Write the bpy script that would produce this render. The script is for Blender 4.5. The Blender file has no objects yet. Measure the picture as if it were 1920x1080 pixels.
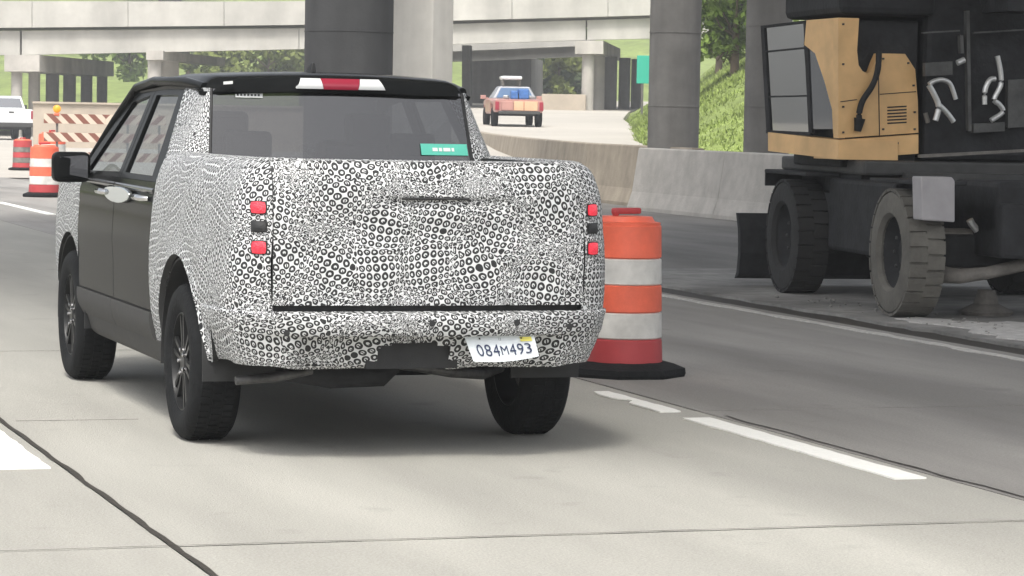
import bpy, bmesh, math, random
import numpy as np
from mathutils import Vector, Matrix, noise

random.seed(7)
S = bpy.context.scene
COL = S.collection
R = math.radians

# ------------------------------------------------------------------ camera
F, YAW, PITCH, ROLL, CH = 5370.2, .3216, .0597, .0184, 1.522
_c, _s = math.cos(YAW), math.sin(YAW)
FW = Vector((_s*math.cos(PITCH), _c*math.cos(PITCH), -math.sin(PITCH)))
_r = Vector((_c, -_s, 0)); _u = _r.cross(FW)
RT = _r*math.cos(ROLL)+_u*math.sin(ROLL); UP = -_r*math.sin(ROLL)+_u*math.cos(ROLL)
CAM = Vector((0, 0, CH))
cam = bpy.data.cameras.new('camera'); co = bpy.data.objects.new('camera', cam); COL.objects.link(co)
m = Matrix((RT, UP, -FW)).transposed().to_4x4(); m.translation = CAM; co.matrix_world = m
cam.sensor_width = 36; cam.lens = F/1920*36; cam.clip_end = 3000; cam.clip_start = .1
S.camera = co

# ------------------------------------------------------------------ light
SUN_EL, SUN_AZ = R(58), R(208)          # azimuth clockwise from +y
w = bpy.data.worlds.new('World'); S.world = w; w.use_nodes = True
nt = w.node_tree; bg = nt.nodes['Background']
sky = nt.nodes.new('ShaderNodeTexSky'); sky.sky_type = 'NISHITA'; sky.sun_disc = False
sky.sun_elevation = SUN_EL; sky.sun_rotation = SUN_AZ
sky.air_density = 1.0; sky.dust_density = 6.0; sky.ozone_density = 1.0
hs = nt.nodes.new('ShaderNodeHueSaturation'); hs.inputs['Saturation'].default_value = .35
nt.links.new(sky.outputs[0], hs.inputs['Color']); nt.links.new(hs.outputs[0], bg.inputs[0])
bg.inputs[1].default_value = .15
sl = bpy.data.lights.new('sun', 'SUN'); sl.energy = 1.5; sl.angle = R(11); sl.color = (1, .965, .9)
so = bpy.data.objects.new('sun', sl); COL.objects.link(so)
sd = Vector((math.sin(SUN_AZ)*math.cos(SUN_EL), math.cos(SUN_AZ)*math.cos(SUN_EL), math.sin(SUN_EL)))
so.rotation_euler = sd.to_track_quat('Z', 'Y').to_euler(); so.location = sd*60
S.view_settings.view_transform = 'Standard'; S.view_settings.look = 'None'
S.view_settings.exposure = .85; S.view_settings.gamma = 1

# ------------------------------------------------------------------ pixel helpers (photo 1920x1080)
def ray(u, v): return FW+RT*((u-960)/F)-UP*((v-540)/F)
def gz(u, v, z=0):
    d = ray(u, v); return CAM+d*((z-CH)/d.z)
def at(u, v, Z): return CAM+ray(u, v)*Z
def onY(u, v, y):
    d = ray(u, v); return CAM+d*(y/d.y)
def onX(u, v, x):
    d = ray(u, v); return CAM+d*(x/d.x)

# ------------------------------------------------------------------ materials
def _hex(c): return (c[0], c[1], c[2], 1)
def mat(name, col, rough=.6, metal=0, var=0, scale=4, spec=.5, bump=0, bscale=40, emit=None, es=0, coat=0, detail=6, var2=None, scale2=.5, stretch=None, road=False):
    M = bpy.data.materials.new(name); M.use_nodes = True
    n = M.node_tree.nodes; l = M.node_tree.links; b = n['Principled BSDF']
    b.inputs['Roughness'].default_value = rough; b.inputs['Metallic'].default_value = metal
    b.inputs['Specular IOR Level'].default_value = spec; b.inputs['Coat Weight'].default_value = coat
    tc = n.new('ShaderNodeTexCoord')
    if var or var2:
        no = n.new('ShaderNodeTexNoise'); no.inputs['Scale'].default_value = scale; no.inputs['Detail'].default_value = detail
        no.inputs['Roughness'].default_value = .65
        l.new(tc.outputs['Object'], no.inputs['Vector'])
        r = n.new('ShaderNodeValToRGB'); r.color_ramp.elements[0].position = .3; r.color_ramp.elements[1].position = .7
        r.color_ramp.elements[0].color = _hex([c*(1-var) for c in col]); r.color_ramp.elements[1].color = _hex([min(1, c*(1+var)) for c in col])
        l.new(no.outputs[0], r.inputs[0]); out = r.outputs[0]
        if var2:
            n2 = n.new('ShaderNodeTexNoise'); n2.inputs['Scale'].default_value = scale2; n2.inputs['Detail'].default_value = 4
            if stretch:
                mp_ = n.new('ShaderNodeMapping'); mp_.inputs['Scale'].default_value = stretch
                l.new(tc.outputs['Object'], mp_.inputs['Vector']); l.new(mp_.outputs[0], n2.inputs['Vector'])
            else: l.new(tc.outputs['Object'], n2.inputs['Vector'])
            mr = n.new('ShaderNodeMapRange'); mr.inputs[1].default_value = .35; mr.inputs[2].default_value = .68
            mr.inputs[3].default_value = 1-var2; mr.inputs[4].default_value = 1+var2*.4
            l.new(n2.outputs[0], mr.inputs[0])
            mx = n.new('ShaderNodeVectorMath'); mx.operation = 'SCALE'
            l.new(out, mx.inputs[0]); l.new(mr.outputs[0], mx.inputs['Scale']); out = mx.outputs[0]
        if road:
            sx_ = n.new('ShaderNodeSeparateXYZ'); l.new(tc.outputs['Object'], sx_.inputs[0])
            m1 = n.new('ShaderNodeMath'); m1.operation = 'MULTIPLY_ADD'; m1.inputs[1].default_value = 2*math.pi/1.75; m1.inputs[2].default_value = -2.0; l.new(sx_.outputs[0], m1.inputs[0])
            m2 = n.new('ShaderNodeMath'); m2.operation = 'SINE'; l.new(m1.outputs[0], m2.inputs[0])
            n5 = n.new('ShaderNodeTexNoise'); n5.inputs['Scale'].default_value = 2.6; n5.inputs['Detail'].default_value = 3; l.new(tc.outputs['Object'], n5.inputs['Vector'])
            dr_ = n.new('ShaderNodeMapRange'); dr_.inputs[1].default_value = .64; dr_.inputs[2].default_value = .74; dr_.inputs[3].default_value = 1.0; dr_.inputs[4].default_value = .86; l.new(n5.outputs[0], dr_.inputs[0])
            m3 = n.new('ShaderNodeMath'); m3.operation = 'MULTIPLY_ADD'; m3.inputs[1].default_value = .045; l.new(m2.outputs[0], m3.inputs[0]); l.new(dr_.outputs[0], m3.inputs[2])
            mx2 = n.new('ShaderNodeVectorMath'); mx2.operation = 'SCALE'; l.new(out, mx2.inputs[0]); l.new(m3.outputs[0], mx2.inputs['Scale']); out = mx2.outputs[0]
        l.new(out, b.inputs['Base Color'])
    else:
        b.inputs['Base Color'].default_value = _hex(col)
    if bump:
        nb = n.new('ShaderNodeTexNoise'); nb.inputs['Scale'].default_value = bscale; nb.inputs['Detail'].default_value = 5
        l.new(tc.outputs['Object'], nb.inputs['Vector'])
        bp = n.new('ShaderNodeBump'); bp.inputs['Strength'].default_value = bump; bp.inputs['Distance'].default_value = .02
        l.new(nb.outputs[0], bp.inputs['Height']); l.new(bp.outputs[0], b.inputs['Normal'])
    if emit:
        b.inputs['Emission Color'].default_value = _hex(emit); b.inputs['Emission Strength'].default_value = es
    return M

def glassmat(name, tint, refl_ior=1.6, rough=.02):
    M = bpy.data.materials.new(name); M.use_nodes = True
    n = M.node_tree.nodes; l = M.node_tree.links; n.clear()
    o = n.new('ShaderNodeOutputMaterial'); mx = n.new('ShaderNodeMixShader')
    t = n.new('ShaderNodeBsdfTransparent'); t.inputs[0].default_value = _hex(tint)
    g = n.new('ShaderNodeBsdfGlossy'); g.inputs['Roughness'].default_value = rough
    lw = n.new('ShaderNodeLayerWeight'); lw.inputs[0].default_value = .5
    f0 = ((refl_ior-1)/(refl_ior+1))**2
    pw_ = n.new('ShaderNodeMath'); pw_.operation = 'POWER'; pw_.inputs[1].default_value = 5; l.new(lw.outputs['Facing'], pw_.inputs[0])
    fr = n.new('ShaderNodeMath'); fr.operation = 'MULTIPLY_ADD'; fr.inputs[1].default_value = (1-f0)*.8; fr.inputs[2].default_value = f0; l.new(pw_.outputs[0], fr.inputs[0])
    l.new(fr.outputs[0], mx.inputs[0]); l.new(t.outputs[0], mx.inputs[1]); l.new(g.outputs[0], mx.inputs[2]); l.new(mx.outputs[0], o.inputs[0])
    return M

def wrap_mat():
    """white vinyl wrap printed with black rings set in swirling patches"""
    M = bpy.data.materials.new('camouflage_wrap'); M.use_nodes = True
    n = M.node_tree.nodes; l = M.node_tree.links; b = n['Principled BSDF']
    def mth(op, a, c=None, clamp=False):
        x = n.new('ShaderNodeMath'); x.operation = op; x.use_clamp = clamp
        for i, v in enumerate((a, c)):
            if v is None: continue
            if isinstance(v, (int, float)): x.inputs[i].default_value = v
            else: l.new(v, x.inputs[i])
        return x.outputs[0]
    def vm(op, a, c=None, sc=None):
        x = n.new('ShaderNodeVectorMath'); x.operation = op
        for i, v in enumerate((a, c)):
            if v is None: continue
            if isinstance(v, tuple): x.inputs[i].default_value = v
            else: l.new(v, x.inputs[i])
        if sc is not None:
            if isinstance(sc, (int, float)): x.inputs['Scale'].default_value = sc
            else: l.new(sc, x.inputs['Scale'])
        return x
    tc = n.new('ShaderNodeTexCoord'); uv = tc.outputs['UV']
    n1 = n.new('ShaderNodeTexNoise'); n1.inputs['Scale'].default_value = 4.0; n1.inputs['Detail'].default_value = 1; l.new(uv, n1.inputs['Vector'])
    wv = vm('SCALE', vm('SUBTRACT', n1.outputs['Color'], (.5, .5, .5)).outputs[0], sc=.055).outputs[0]
    n3 = n.new('ShaderNodeTexNoise'); n3.inputs['Scale'].default_value = 22; n3.inputs['Detail'].default_value = 1; l.new(uv, n3.inputs['Vector'])
    wv2 = vm('SCALE', vm('SUBTRACT', n3.outputs['Color'], (.5, .5, .5)).outputs[0], sc=.007).outputs[0]
    p = vm('MULTIPLY', vm('ADD', vm('ADD', uv, wv).outputs[0], wv2).outputs[0], (1, 1, 0)).outputs[0]
    vo = n.new('ShaderNodeTexVoronoi'); vo.voronoi_dimensions = '2D'; vo.inputs['Scale'].default_value = 4.0; vo.inputs['Randomness'].default_value = .75
    l.new(p, vo.inputs['Vector'])
    q = vm('SUBTRACT', p, vo.outputs['Position']).outputs[0]
    sp = n.new('ShaderNodeSeparateColor'); l.new(vo.outputs['Color'], sp.inputs[0])
    rr0 = vm('LENGTH', q).outputs['Value']
    n4 = n.new('ShaderNodeTexNoise'); n4.inputs['Scale'].default_value = 38; n4.inputs['Detail'].default_value = 1; l.new(uv, n4.inputs['Vector'])
    q = vm('ADD', q, vm('MULTIPLY', vm('SCALE', vm('SUBTRACT', n4.outputs['Color'], (.5, .5, .5)).outputs[0], sc=mth('MULTIPLY', mth('POWER', rr0, 2), 1.7)).outputs[0], (1, 1, 0)).outputs[0]).outputs[0]
    ro = n.new('ShaderNodeVectorRotate'); ro.rotation_type = 'Z_AXIS'
    l.new(q, ro.inputs['Vector']); l.new(mth('MULTIPLY', mth('SUBTRACT', sp.outputs[0], .5), 1.5), ro.inputs['Angle'])
    rr = vm('LENGTH', q).outputs['Value']
    k = mth('ADD', 1.0, mth('MULTIPLY', mth('MULTIPLY', rr, rr), 20.0))
    pitch = mth('MULTIPLY', k, 1/.0390)
    g = vm('SCALE', ro.outputs[0], sc=pitch).outputs[0]
    fr = vm('SUBTRACT', vm('FRACTION', vm('ADD', g, (.5, .5, 0)).outputs[0]).outputs[0], (.5, .5, 0)).outputs[0]
    fr = vm('MULTIPLY', fr, (1, 1, 0)).outputs[0]
    cell = vm('FLOOR', vm('ADD', g, (.5, .5, 0)).outputs[0]).outputs[0]
    wn = n.new('ShaderNodeTexWhiteNoise'); wn.noise_dimensions = '3D'
    l.new(vm('ADD', cell, vo.outputs['Position']).outputs[0], wn.inputs['Vector'])
    ln = vm('LENGTH', fr).outputs['Value']
    outer = mth('LESS_THAN', ln, .452); 
    inr = mth('MULTIPLY', mth('ADD', .160, mth('MULTIPLY', wn.outputs['Value'], .07)), mth('GREATER_THAN', wn.outputs['Value'], .02))
    inner = mth('LESS_THAN', ln, inr)
    sx = n.new('ShaderNodeSeparateXYZ'); l.new(fr, sx.inputs[0])
    arrow = mth('MULTIPLY', mth('LESS_THAN', mth('ABSOLUTE', mth('ADD', sx.outputs[0], mth('MULTIPLY', sx.outputs[1], .7))), .085), mth('LESS_THAN', sx.outputs[1], mth('MULTIPLY', mth('SUBTRACT', wn.outputs['Value'], .45), .4)))
    hole = mth('MULTIPLY', inner, mth('SUBTRACT', 1.0, arrow))
    ring = mth('SUBTRACT', outer, hole, True)
    # worn / stretched print
    n2 = n.new('ShaderNodeTexNoise'); n2.inputs['Scale'].default_value = 60; l.new(uv, n2.inputs['Vector'])
    fade = n.new('ShaderNodeMapRange'); fade.inputs[1].default_value = .3; fade.inputs[2].default_value = .75; fade.inputs[3].default_value = 1.0; fade.inputs[4].default_value = .96
    l.new(n2.outputs[0], fade.inputs[0])
    ring = mth('MULTIPLY', ring, fade.outputs[0])
    mx = n.new('ShaderNodeMix'); mx.data_type = 'RGBA'
    mx.inputs[6].default_value = (.64, .655, .66, 1); mx.inputs[7].default_value = (.008, .009, .010, 1)
    l.new(ring, mx.inputs[0]); l.new(mx.outputs[2], b.inputs['Base Color'])
    b.inputs['Roughness'].default_value = .5; b.inputs['Specular IOR Level'].default_value = .35
    nb = n.new('ShaderNodeTexNoise'); nb.inputs['Scale'].default_value = 9; nb.inputs['Detail'].default_value = 4; nb.inputs['Distortion'].default_value = 1.2
    l.new(uv, nb.inputs['Vector'])
    bp = n.new('ShaderNodeBump'); bp.inputs['Strength'].default_value = .25; bp.inputs['Distance'].default_value = .02
    l.new(nb.outputs[0], bp.inputs['Height']); l.new(bp.outputs[0], b.inputs['Normal'])
    return M

def stripe_mat(name, c1, c2, pitch, axis_w=(1, 0, 1), edge=.5):
    """diagonal bars in object space"""
    M = bpy.data.materials.new(name); M.use_nodes = True
    n = M.node_tree.nodes; l = M.node_tree.links; b = n['Principled BSDF']
    tc = n.new('ShaderNodeTexCoord'); d = n.new('ShaderNodeVectorMath'); d.operation = 'DOT_PRODUCT'
    d.inputs[1].default_value = axis_w; l.new(tc.outputs['Object'], d.inputs[0])
    a = n.new('ShaderNodeMath'); a.operation = 'DIVIDE'; a.inputs[1].default_value = pitch; l.new(d.outputs['Value'], a.inputs[0])
    f = n.new('ShaderNodeMath'); f.operation = 'FRACT'; l.new(a.outputs[0], f.inputs[0])
    g = n.new('ShaderNodeMath'); g.operation = 'GREATER_THAN'; g.inputs[1].default_value = edge; l.new(f.outputs[0], g.inputs[0])
    mx = n.new('ShaderNodeMix'); mx.data_type = 'RGBA'; mx.inputs[6].default_value = _hex(c1); mx.inputs[7].default_value = _hex(c2)
    l.new(g.outputs[0], mx.inputs[0]); l.new(mx.outputs[2], b.inputs['Base Color']); b.inputs['Roughness'].default_value = .45
    return M

M = {}
M['wrap'] = wrap_mat()
M['black_paint'] = mat('black_paint', (.010, .011, .0115), .16, spec=.4, var=.15, scale=2)
M['black_paint'].node_tree.nodes['Principled BSDF'].inputs['IOR'].default_value = 1.09
M['gloss_black'] = mat('gloss_black', (.03, .03, .03), .12, spec=.8)
M['black_plastic'] = mat('black_plastic', (.016, .017, .018), .6, var=.2, scale=20, bump=.15, bscale=200)
M['grey_cladding'] = mat('grey_cladding', (.038, .038, .037), .7, var=.15, scale=12, bump=.1, bscale=150)
M['glass_dark'] = mat('dark_glass', (.065, .068, .076), .06, spec=.9)
M['glass_dark'].node_tree.nodes['Principled BSDF'].inputs['IOR'].default_value = 2.1
M['glass_side'] = glassmat('side_glass', (.60, .63, .64), 1.6)
M['glass_rear'] = glassmat('rear_glass', (.13, .135, .145), 2.15, .04)
M['glass_mirror'] = mat('mirror_glass', (.55, .6, .62), .05, metal=.9)
M['rubber'] = mat('rubber', (.010, .011, .012), .85, spec=.2, var=.25, scale=15, bump=.3, bscale=60)
M['rim'] = mat('dark_rim', (.02, .021, .022), .4, metal=.3, var=.2, scale=10)
M['chrome'] = mat('chrome', (.7, .7, .7), .15, metal=1)
M['red_lamp'] = mat('red_lamp', (.62, .015, .035), .18, emit=(1, .05, .09), es=.22, coat=.6, bump=.5, bscale=130)
M['red_lens'] = mat('red_lens', (.30, .02, .045), .3, coat=.3)
M['white_lens'] = mat('white_lens', (.72, .74, .74), .2, coat=.5)
M['plate_white'] = mat('plate_white', (.70, .75, .78), .4, var=.06, scale=20)
M['plate_blue'] = mat('plate_blue', (.02, .03, .08), .5)
M['yellow_tag'] = mat('yellow_tag', (.65, .6, .12), .5)
M['sticker_green'] = mat('sticker_green', (.10, .52, .40), .5, var=.08, scale=10)
M['sticker_white'] = mat('sticker_white', (.75, .77, .76), .5)
M['metal_under'] = mat('underside_metal', (.10, .10, .10), .5, metal=.6, var=.4, scale=14, bump=.2)
M['interior'] = mat('interior', (.02, .02, .022), .8, var=.2, scale=20)
M['concrete_slab'] = mat('concrete_slab', (.372, .365, .33), .9, var=.20, scale=95, bump=.35, bscale=140, var2=.15, scale2=1.6, stretch=(1, .16, 1), road=True)
M['concrete_dark'] = mat('concrete_slab_dark', (.29, .28, .262), .9, var=.16, scale=70, bump=.35, bscale=140, var2=.30, scale2=1.3, stretch=(1, .14, 1), road=True)  # darker slab tone for the right lane, with wheel-path wear
M['concrete_pad'] = mat('concrete_pad', (.27, .265, .25), .95, var=.22, scale=6, bump=.3, bscale=40, var2=.45, scale2=.9)
M['dust'] = mat('pale_dust', (.50, .49, .47), .95, var=.25, scale=12, bump=.5, bscale=50)
M['joint'] = mat('joint_filler', (.02, .018, .015), .9, var=.3, scale=30)
M['seal'] = mat('tar_seal', (.035, .03, .024), .75, var=.4, scale=40, bump=.3)
M['paint'] = mat('white_road_paint', (.80, .80, .76), .7, var=.06, scale=35, bump=.1)
M['paint_worn'] = mat('worn_road_paint', (.50, .49, .46), .8, var=.25, scale=18)
M['asphalt'] = mat('asphalt', (.20, .193, .18), .9, var=.25, scale=60, bump=.3, bscale=150, var2=.4, scale2=.9, stretch=(1, .2, 1))
M['dirt'] = mat('roadside_dirt', (.15, .135, .11), 1, var=.3, scale=12, bump=.5, bscale=30)
M['bridge_pale'] = mat('bridge_concrete_pale', (.43, .42, .385), .9, var=.10, scale=1.2, var2=.2, scale2=.6, stretch=(1, 1, .2))
M['bridge_mid'] = mat('bridge_concrete', (.42, .40, .365), .9, var=.14, scale=1.5, var2=.28, scale2=.6, stretch=(1, 1, .2))
M['pier'] = mat('pier_concrete', (.36, .355, .33), .9, var=.12, scale=2, bump=.2, bscale=20, var2=.2, scale2=2.2, stretch=(1, 1, .10))
M['pier_dark'] = mat('dark_pier_concrete', (.175, .170, .160), .9, var=.16, scale=2, bump=.2, bscale=20, var2=.25, scale2=2.2, stretch=(1, 1, .10))  # darker pier tone; also paints in shade on the rear bridge columns
M['pier_shaded'] = mat('shaded_pier_concrete', (.045, .046, .048), .9, var=.16, scale=2, bump=.2, bscale=20, var2=.25, scale2=2.2, stretch=(1, 1, .10))  # shade on the big round column painted in as a near-black tone
M['pier_lit'] = mat('lit_pier_concrete', (.58, .565, .52), .9, var=.08, scale=2, bump=.15, bscale=20, var2=.14, scale2=2.0, stretch=(1, 1, .1))  # light on the square column painted in as a paler tone
M['barrier'] = mat('barrier_concrete', (.45, .43, .395), .92, var=.14, scale=4, bump=.25, bscale=30, var2=.12, scale2=2.4, stretch=(1, 1, .25))
M['barrier_shaded'] = mat('shaded_barrier_concrete', (.30, .26, .205), .92, var=.18, scale=3, bump=.25, bscale=30, var2=.18, scale2=2.4, stretch=(1, 1, .25))  # brown tone paints in the shade on this barrier
M['wall_beige'] = mat('wall_beige', (.40, .345, .28), .9, var=.1, scale=2, var2=.12, scale2=.4)
M['ramp'] = mat('ramp_concrete', (.42, .395, .35), .9, var=.06, scale=3, var2=.10, scale2=.15)
M['orange'] = mat('orange_plastic', (.88, .16, .085), .5, var=.14, scale=5, bump=.1, bscale=25, var2=.15, scale2=3)
M['drum_red'] = mat('drum_red_plastic', (.42, .05, .055), .5, var=.1, scale=6)  # dark red for lower bands, handles and the drum in shade
M['reflect_white'] = mat('white_sheeting', (.70, .69, .65), .5, var=.08, scale=8, var2=.22, scale2=4)
M['amber'] = mat('amber_lens', (.75, .28, .02), .3, emit=(1, .45, .05), es=.25)
M['rail'] = stripe_mat('barricade_stripes', (.62, .52, .42), (.22, .085, .06), .30, (1, 0, 1))
M['rail_b'] = stripe_mat('barricade_stripes_reverse', (.62, .52, .42), (.22, .085, .06), .30, (1, 0, -1))
M['steel_post'] = mat('steel_post', (.16, .15, .14), .6, metal=.5, var=.2)
M['white_paint'] = mat('white_car_paint', (.74, .76, .77), .3, coat=.5, var=.03)
M['red_paint'] = mat('red_car_paint', (.42, .22, .19), .4, coat=.2, var=.12, scale=3)
M['silver_paint'] = mat('silver_grey_paint', (.30, .31, .33), .35, metal=.3, var=.1)
M['blue_glass'] = mat('blue_tinted_glass', (.05, .12, .24), .08, spec=.8)
M['orange_paint'] = mat('orange_tailgate_paint', (.62, .38, .24), .5, var=.1, scale=4)
M['blue_load'] = mat('blue_cargo', (.04, .13, .36), .6, var=.3, scale=8)
M['yellow'] = mat('machine_yellow', (.72, .455, .20), .45, var=.10, scale=3, var2=.15, scale2=1.5)
M['machine_black'] = mat('machine_black', (.022, .023, .025), .75, spec=.25, var=.45, scale=5, bump=.25, bscale=25)
M['machine_grey'] = mat('machine_grey', (.042, .043, .042), .65, var=.3, scale=6, bump=.2)
M['service_grey'] = mat('worn_service_grey', (.07, .072, .07), .6, var=.4, scale=7, bump=.2)
M['cab_glass'] = mat('cab_glass', (.50, .50, .48), .025, metal=1)
M['dusty_rubber'] = mat('dusty_rubber', (.125, .12, .105), .95, var=.25, scale=5, bump=.4, bscale=25)
M['dark_tyre'] = mat('dark_tyre', (.02, .02, .02), .9, var=.3, scale=6, bump=.3, bscale=25)
M['box_grey'] = mat('tool_box_grey', (.34, .33, .34), .6, var=.12, scale=5)
M['hose_silver'] = mat('hose_silver', (.62, .63, .62), .35, metal=.5, var=.2)
M['dust_metal_shade'] = mat('dusty_metal_and_shade', (.17, .16, .145), .8, var=.35, scale=6, bump=.3)  # dusty machine parts; also the shaded white bands of the far drum
M['grass'] = mat('grass', (.20, .26, .065), .95, var=.35, scale=1.6, bump=.6, bscale=3, var2=.3, scale2=.25)
M['sign_green'] = mat('sign_green', (.02, .36, .25), .5)
M['bark'] = mat('bark', (.10, .075, .05), .95, var=.3, scale=4, bump=.4)
def leafmat(name, col):
    Mm = mat(name, col, .7, var=.45, scale=.9, spec=.2, detail=3)
    return Mm
M['leaf_a'] = leafmat('leaf_bright', (.16, .235, .045))
M['leaf_b'] = leafmat('leaf_olive', (.15, .18, .045))
M['leaf_c'] = leafmat('leaf_dull', (.075, .105, .045))

# ------------------------------------------------------------------ mesh helpers
def tag(o, label=None, cat=None, group=None, kind=None):
    if label: o['label'] = label
    if cat: o['category'] = cat
    if group: o['group'] = group
    if kind: o['kind'] = kind
    return o
def empty(name, loc=(0, 0, 0), rz=0, parent=None):
    o = bpy.data.objects.new(name, None); COL.objects.link(o); o.location = loc; o.rotation_euler = (0, 0, rz); o.empty_display_size = .2
    if parent: o.parent = parent
    return o

class MB:
    def __init__(s): s.v = []; s.f = []; s.uv = []; s.has_uv = False
    def add(s, vs, fs, uvs=None):
        o = len(s.v); s.v += [tuple(p) for p in vs]
        for f in fs: s.f.append(tuple(i+o for i in f))
        if uvs is not None: s.has_uv = True; s.uv += [tuple(t) for t in uvs]
        else: s.uv += [(p[0]+p[1], p[2]) for p in [tuple(q) for q in vs]]
        return s
    def grid(s, fn, us, vs, uvfn=None, skip=None):
        P = []; UV = []
        for u in us:
            for v in vs:
                P.append(fn(u, v)); UV.append(uvfn(u, v) if uvfn else (u, v))
        nv = len(vs); Fc = []
        for i in range(len(us)-1):
            for j in range(nv-1):
                if skip and skip(i, j): continue
                Fc.append((i*nv+j, (i+1)*nv+j, (i+1)*nv+j+1, i*nv+j+1))
        return s.add(P, Fc, UV)
    def box(s, c, d, rz=0, rx=0, ry=0):
        x, y, z = [k/2 for k in d]
        vs = [Vector(p) for p in ((-x, -y, -z), (x, -y, -z), (x, y, -z), (-x, y, -z), (-x, -y, z), (x, -y, z), (x, y, z), (-x, y, z))]
        mm = Matrix.Rotation(rz, 3, 'Z') @ Matrix.Rotation(ry, 3, 'Y') @ Matrix.Rotation(rx, 3, 'X')
        vs = [mm @ p+Vector(c) for p in vs]
        return s.add(vs, [(3, 2, 1, 0), (4, 5, 6, 7), (0, 1, 5, 4), (1, 2, 6, 5), (2, 3, 7, 6), (3, 0, 4, 7)])
    def hexa(s, p8):
        return s.add(p8, [(3, 2, 1, 0), (4, 5, 6, 7), (0, 1, 5, 4), (1, 2, 6, 5), (2, 3, 7, 6), (3, 0, 4, 7)])
    def prism(s, poly, d):
        """closed planar polygon (3-D points) extruded by vector d"""
        n = len(poly); a = [Vector(p) for p in poly]; b = [p+Vector(d) for p in a]
        fs = [tuple(range(n))[::-1], tuple(range(n, 2*n))]
        for i in range(n): j = (i+1) % n; fs.append((i, j, n+j, n+i))
        return s.add(a+b, fs)
    def lathe(s, prof, n=32, axis='z', c=(0, 0, 0), close=False):
        vs = []; k = len(prof)
        for i in range(n):
            a = 2*math.pi*i/n
            for r_, h_ in prof:
                p = (r_*math.cos(a), r_*math.sin(a), h_)
                if axis == 'x': p = (h_, r_*math.cos(a), r_*math.sin(a))
                if axis == 'y': p = (r_*math.cos(a), h_, r_*math.sin(a))
                vs.append((p[0]+c[0], p[1]+c[1], p[2]+c[2]))
        fs = []
        for i in range(n):
            j = (i+1) % n
            for q in range(k if close else k-1):
                q2 = (q+1) % k
                fs.append((i*k+q, j*k+q, j*k+q2, i*k+q2))
        if not close:
            if prof[0][0] > 1e-5: fs.append(tuple(i*k for i in range(n))[::-1])
            if prof[-1][0] > 1e-5: fs.append(tuple(i*k+k-1 for i in range(n)))
        return s.add(vs, fs)
    def tube(s, pts, r, n=8):
        pts = [Vector(p) for p in pts]; rs = r if isinstance(r, (list, tuple)) else [r]*len(pts)
        vs = []; ref = Vector((0, 0, 1))
        for i, p in enumerate(pts):
            d = (pts[min(i+1, len(pts)-1)]-pts[max(i-1, 0)]).normalized()
            a = d.cross(ref)
            if a.length < .05: a = d.cross(Vector((1, 0, 0)))
            a.normalize(); b = d.cross(a)
            for k in range(n):
                t = 2*math.pi*k/n; vs.append(p+(a*math.cos(t)+b*math.sin(t))*rs[i])
        fs = []
        for i in range(len(pts)-1):
            for k in range(n):
                k2 = (k+1) % n; fs.append((i*n+k, i*n+k2, (i+1)*n+k2, (i+1)*n+k))
        fs.append(tuple(range(n))[::-1]); fs.append(tuple(range((len(pts)-1)*n, len(pts)*n)))
        return s.add(vs, fs)
    def build(s, name, material, parent=None, smooth=None, bevel=0, solid=0, loc=None, seg=2, off=-1, weld=False):
        me = bpy.data.meshes.new(name); me.from_pydata(s.v, [], s.f)
        if s.has_uv:
            ul = me.uv_layers.new(name='UVMap')
            vi = np.empty(len(me.loops), dtype=np.int32); me.loops.foreach_get('vertex_index', vi)
            ul.data.foreach_set('uv', np.array(s.uv, dtype=np.float32)[vi].ravel())
        bm = bmesh.new(); bm.from_mesh(me)
        if weld: bmesh.ops.remove_doubles(bm, verts=bm.verts, dist=1e-4)
        if bevel:
            bmesh.ops.bevel(bm, geom=list(bm.edges), offset=bevel, segments=seg, profile=.5, affect='EDGES', clamp_overlap=True)
        bmesh.ops.recalc_face_normals(bm, faces=bm.faces)
        bm.to_mesh(me); bm.free()
        if smooth is not None:
            me.polygons.foreach_set('use_smooth', [True]*len(me.polygons))
            me.set_sharp_from_angle(angle=R(smooth))
        me.materials.append(M[material] if isinstance(material, str) else material)
        o = bpy.data.objects.new(name, me); COL.objects.link(o)
        if solid:
            md = o.modifiers.new('thickness', 'SOLIDIFY'); md.thickness = solid; md.offset = off
            if material == 'wrap': me.materials.append(M['black_plastic']); md.material_offset_rim = 1
            if smooth is not None:
                es = o.modifiers.new('edges', 'EDGE_SPLIT'); es.split_angle = R(55)
        if parent: o.parent = parent
        if loc: o.location = loc
        return o
def lerp(a, b, t): return a+(b-a)*t
def vl(a, b, t): return tuple(lerp(x, y, t) for x, y in zip(a, b))
def sstep(a, b, x):
    t = max(0, min(1, (x-a)/(b-a))); return t*t*(3-2*t)
def interp(tab, z):
    return float(np.interp(z, [t[0] for t in tab], [t[1] for t in tab]))
def lin(a, b, n): return [lerp(a, b, i/(n-1)) for i in range(n)]
def nz(x, y, z=0): return noise.noise(Vector((x, y, z)))

# ================================================================== SETTING
g = MB(); g.add([(-1500, -300, -.12), (1500, -300, -.12), (1500, 2500, -.12), (-1500, 2500, -.12)], [(0, 1, 2, 3)])
tag(g.build('ground', 'dirt'), kind='structure')

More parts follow.
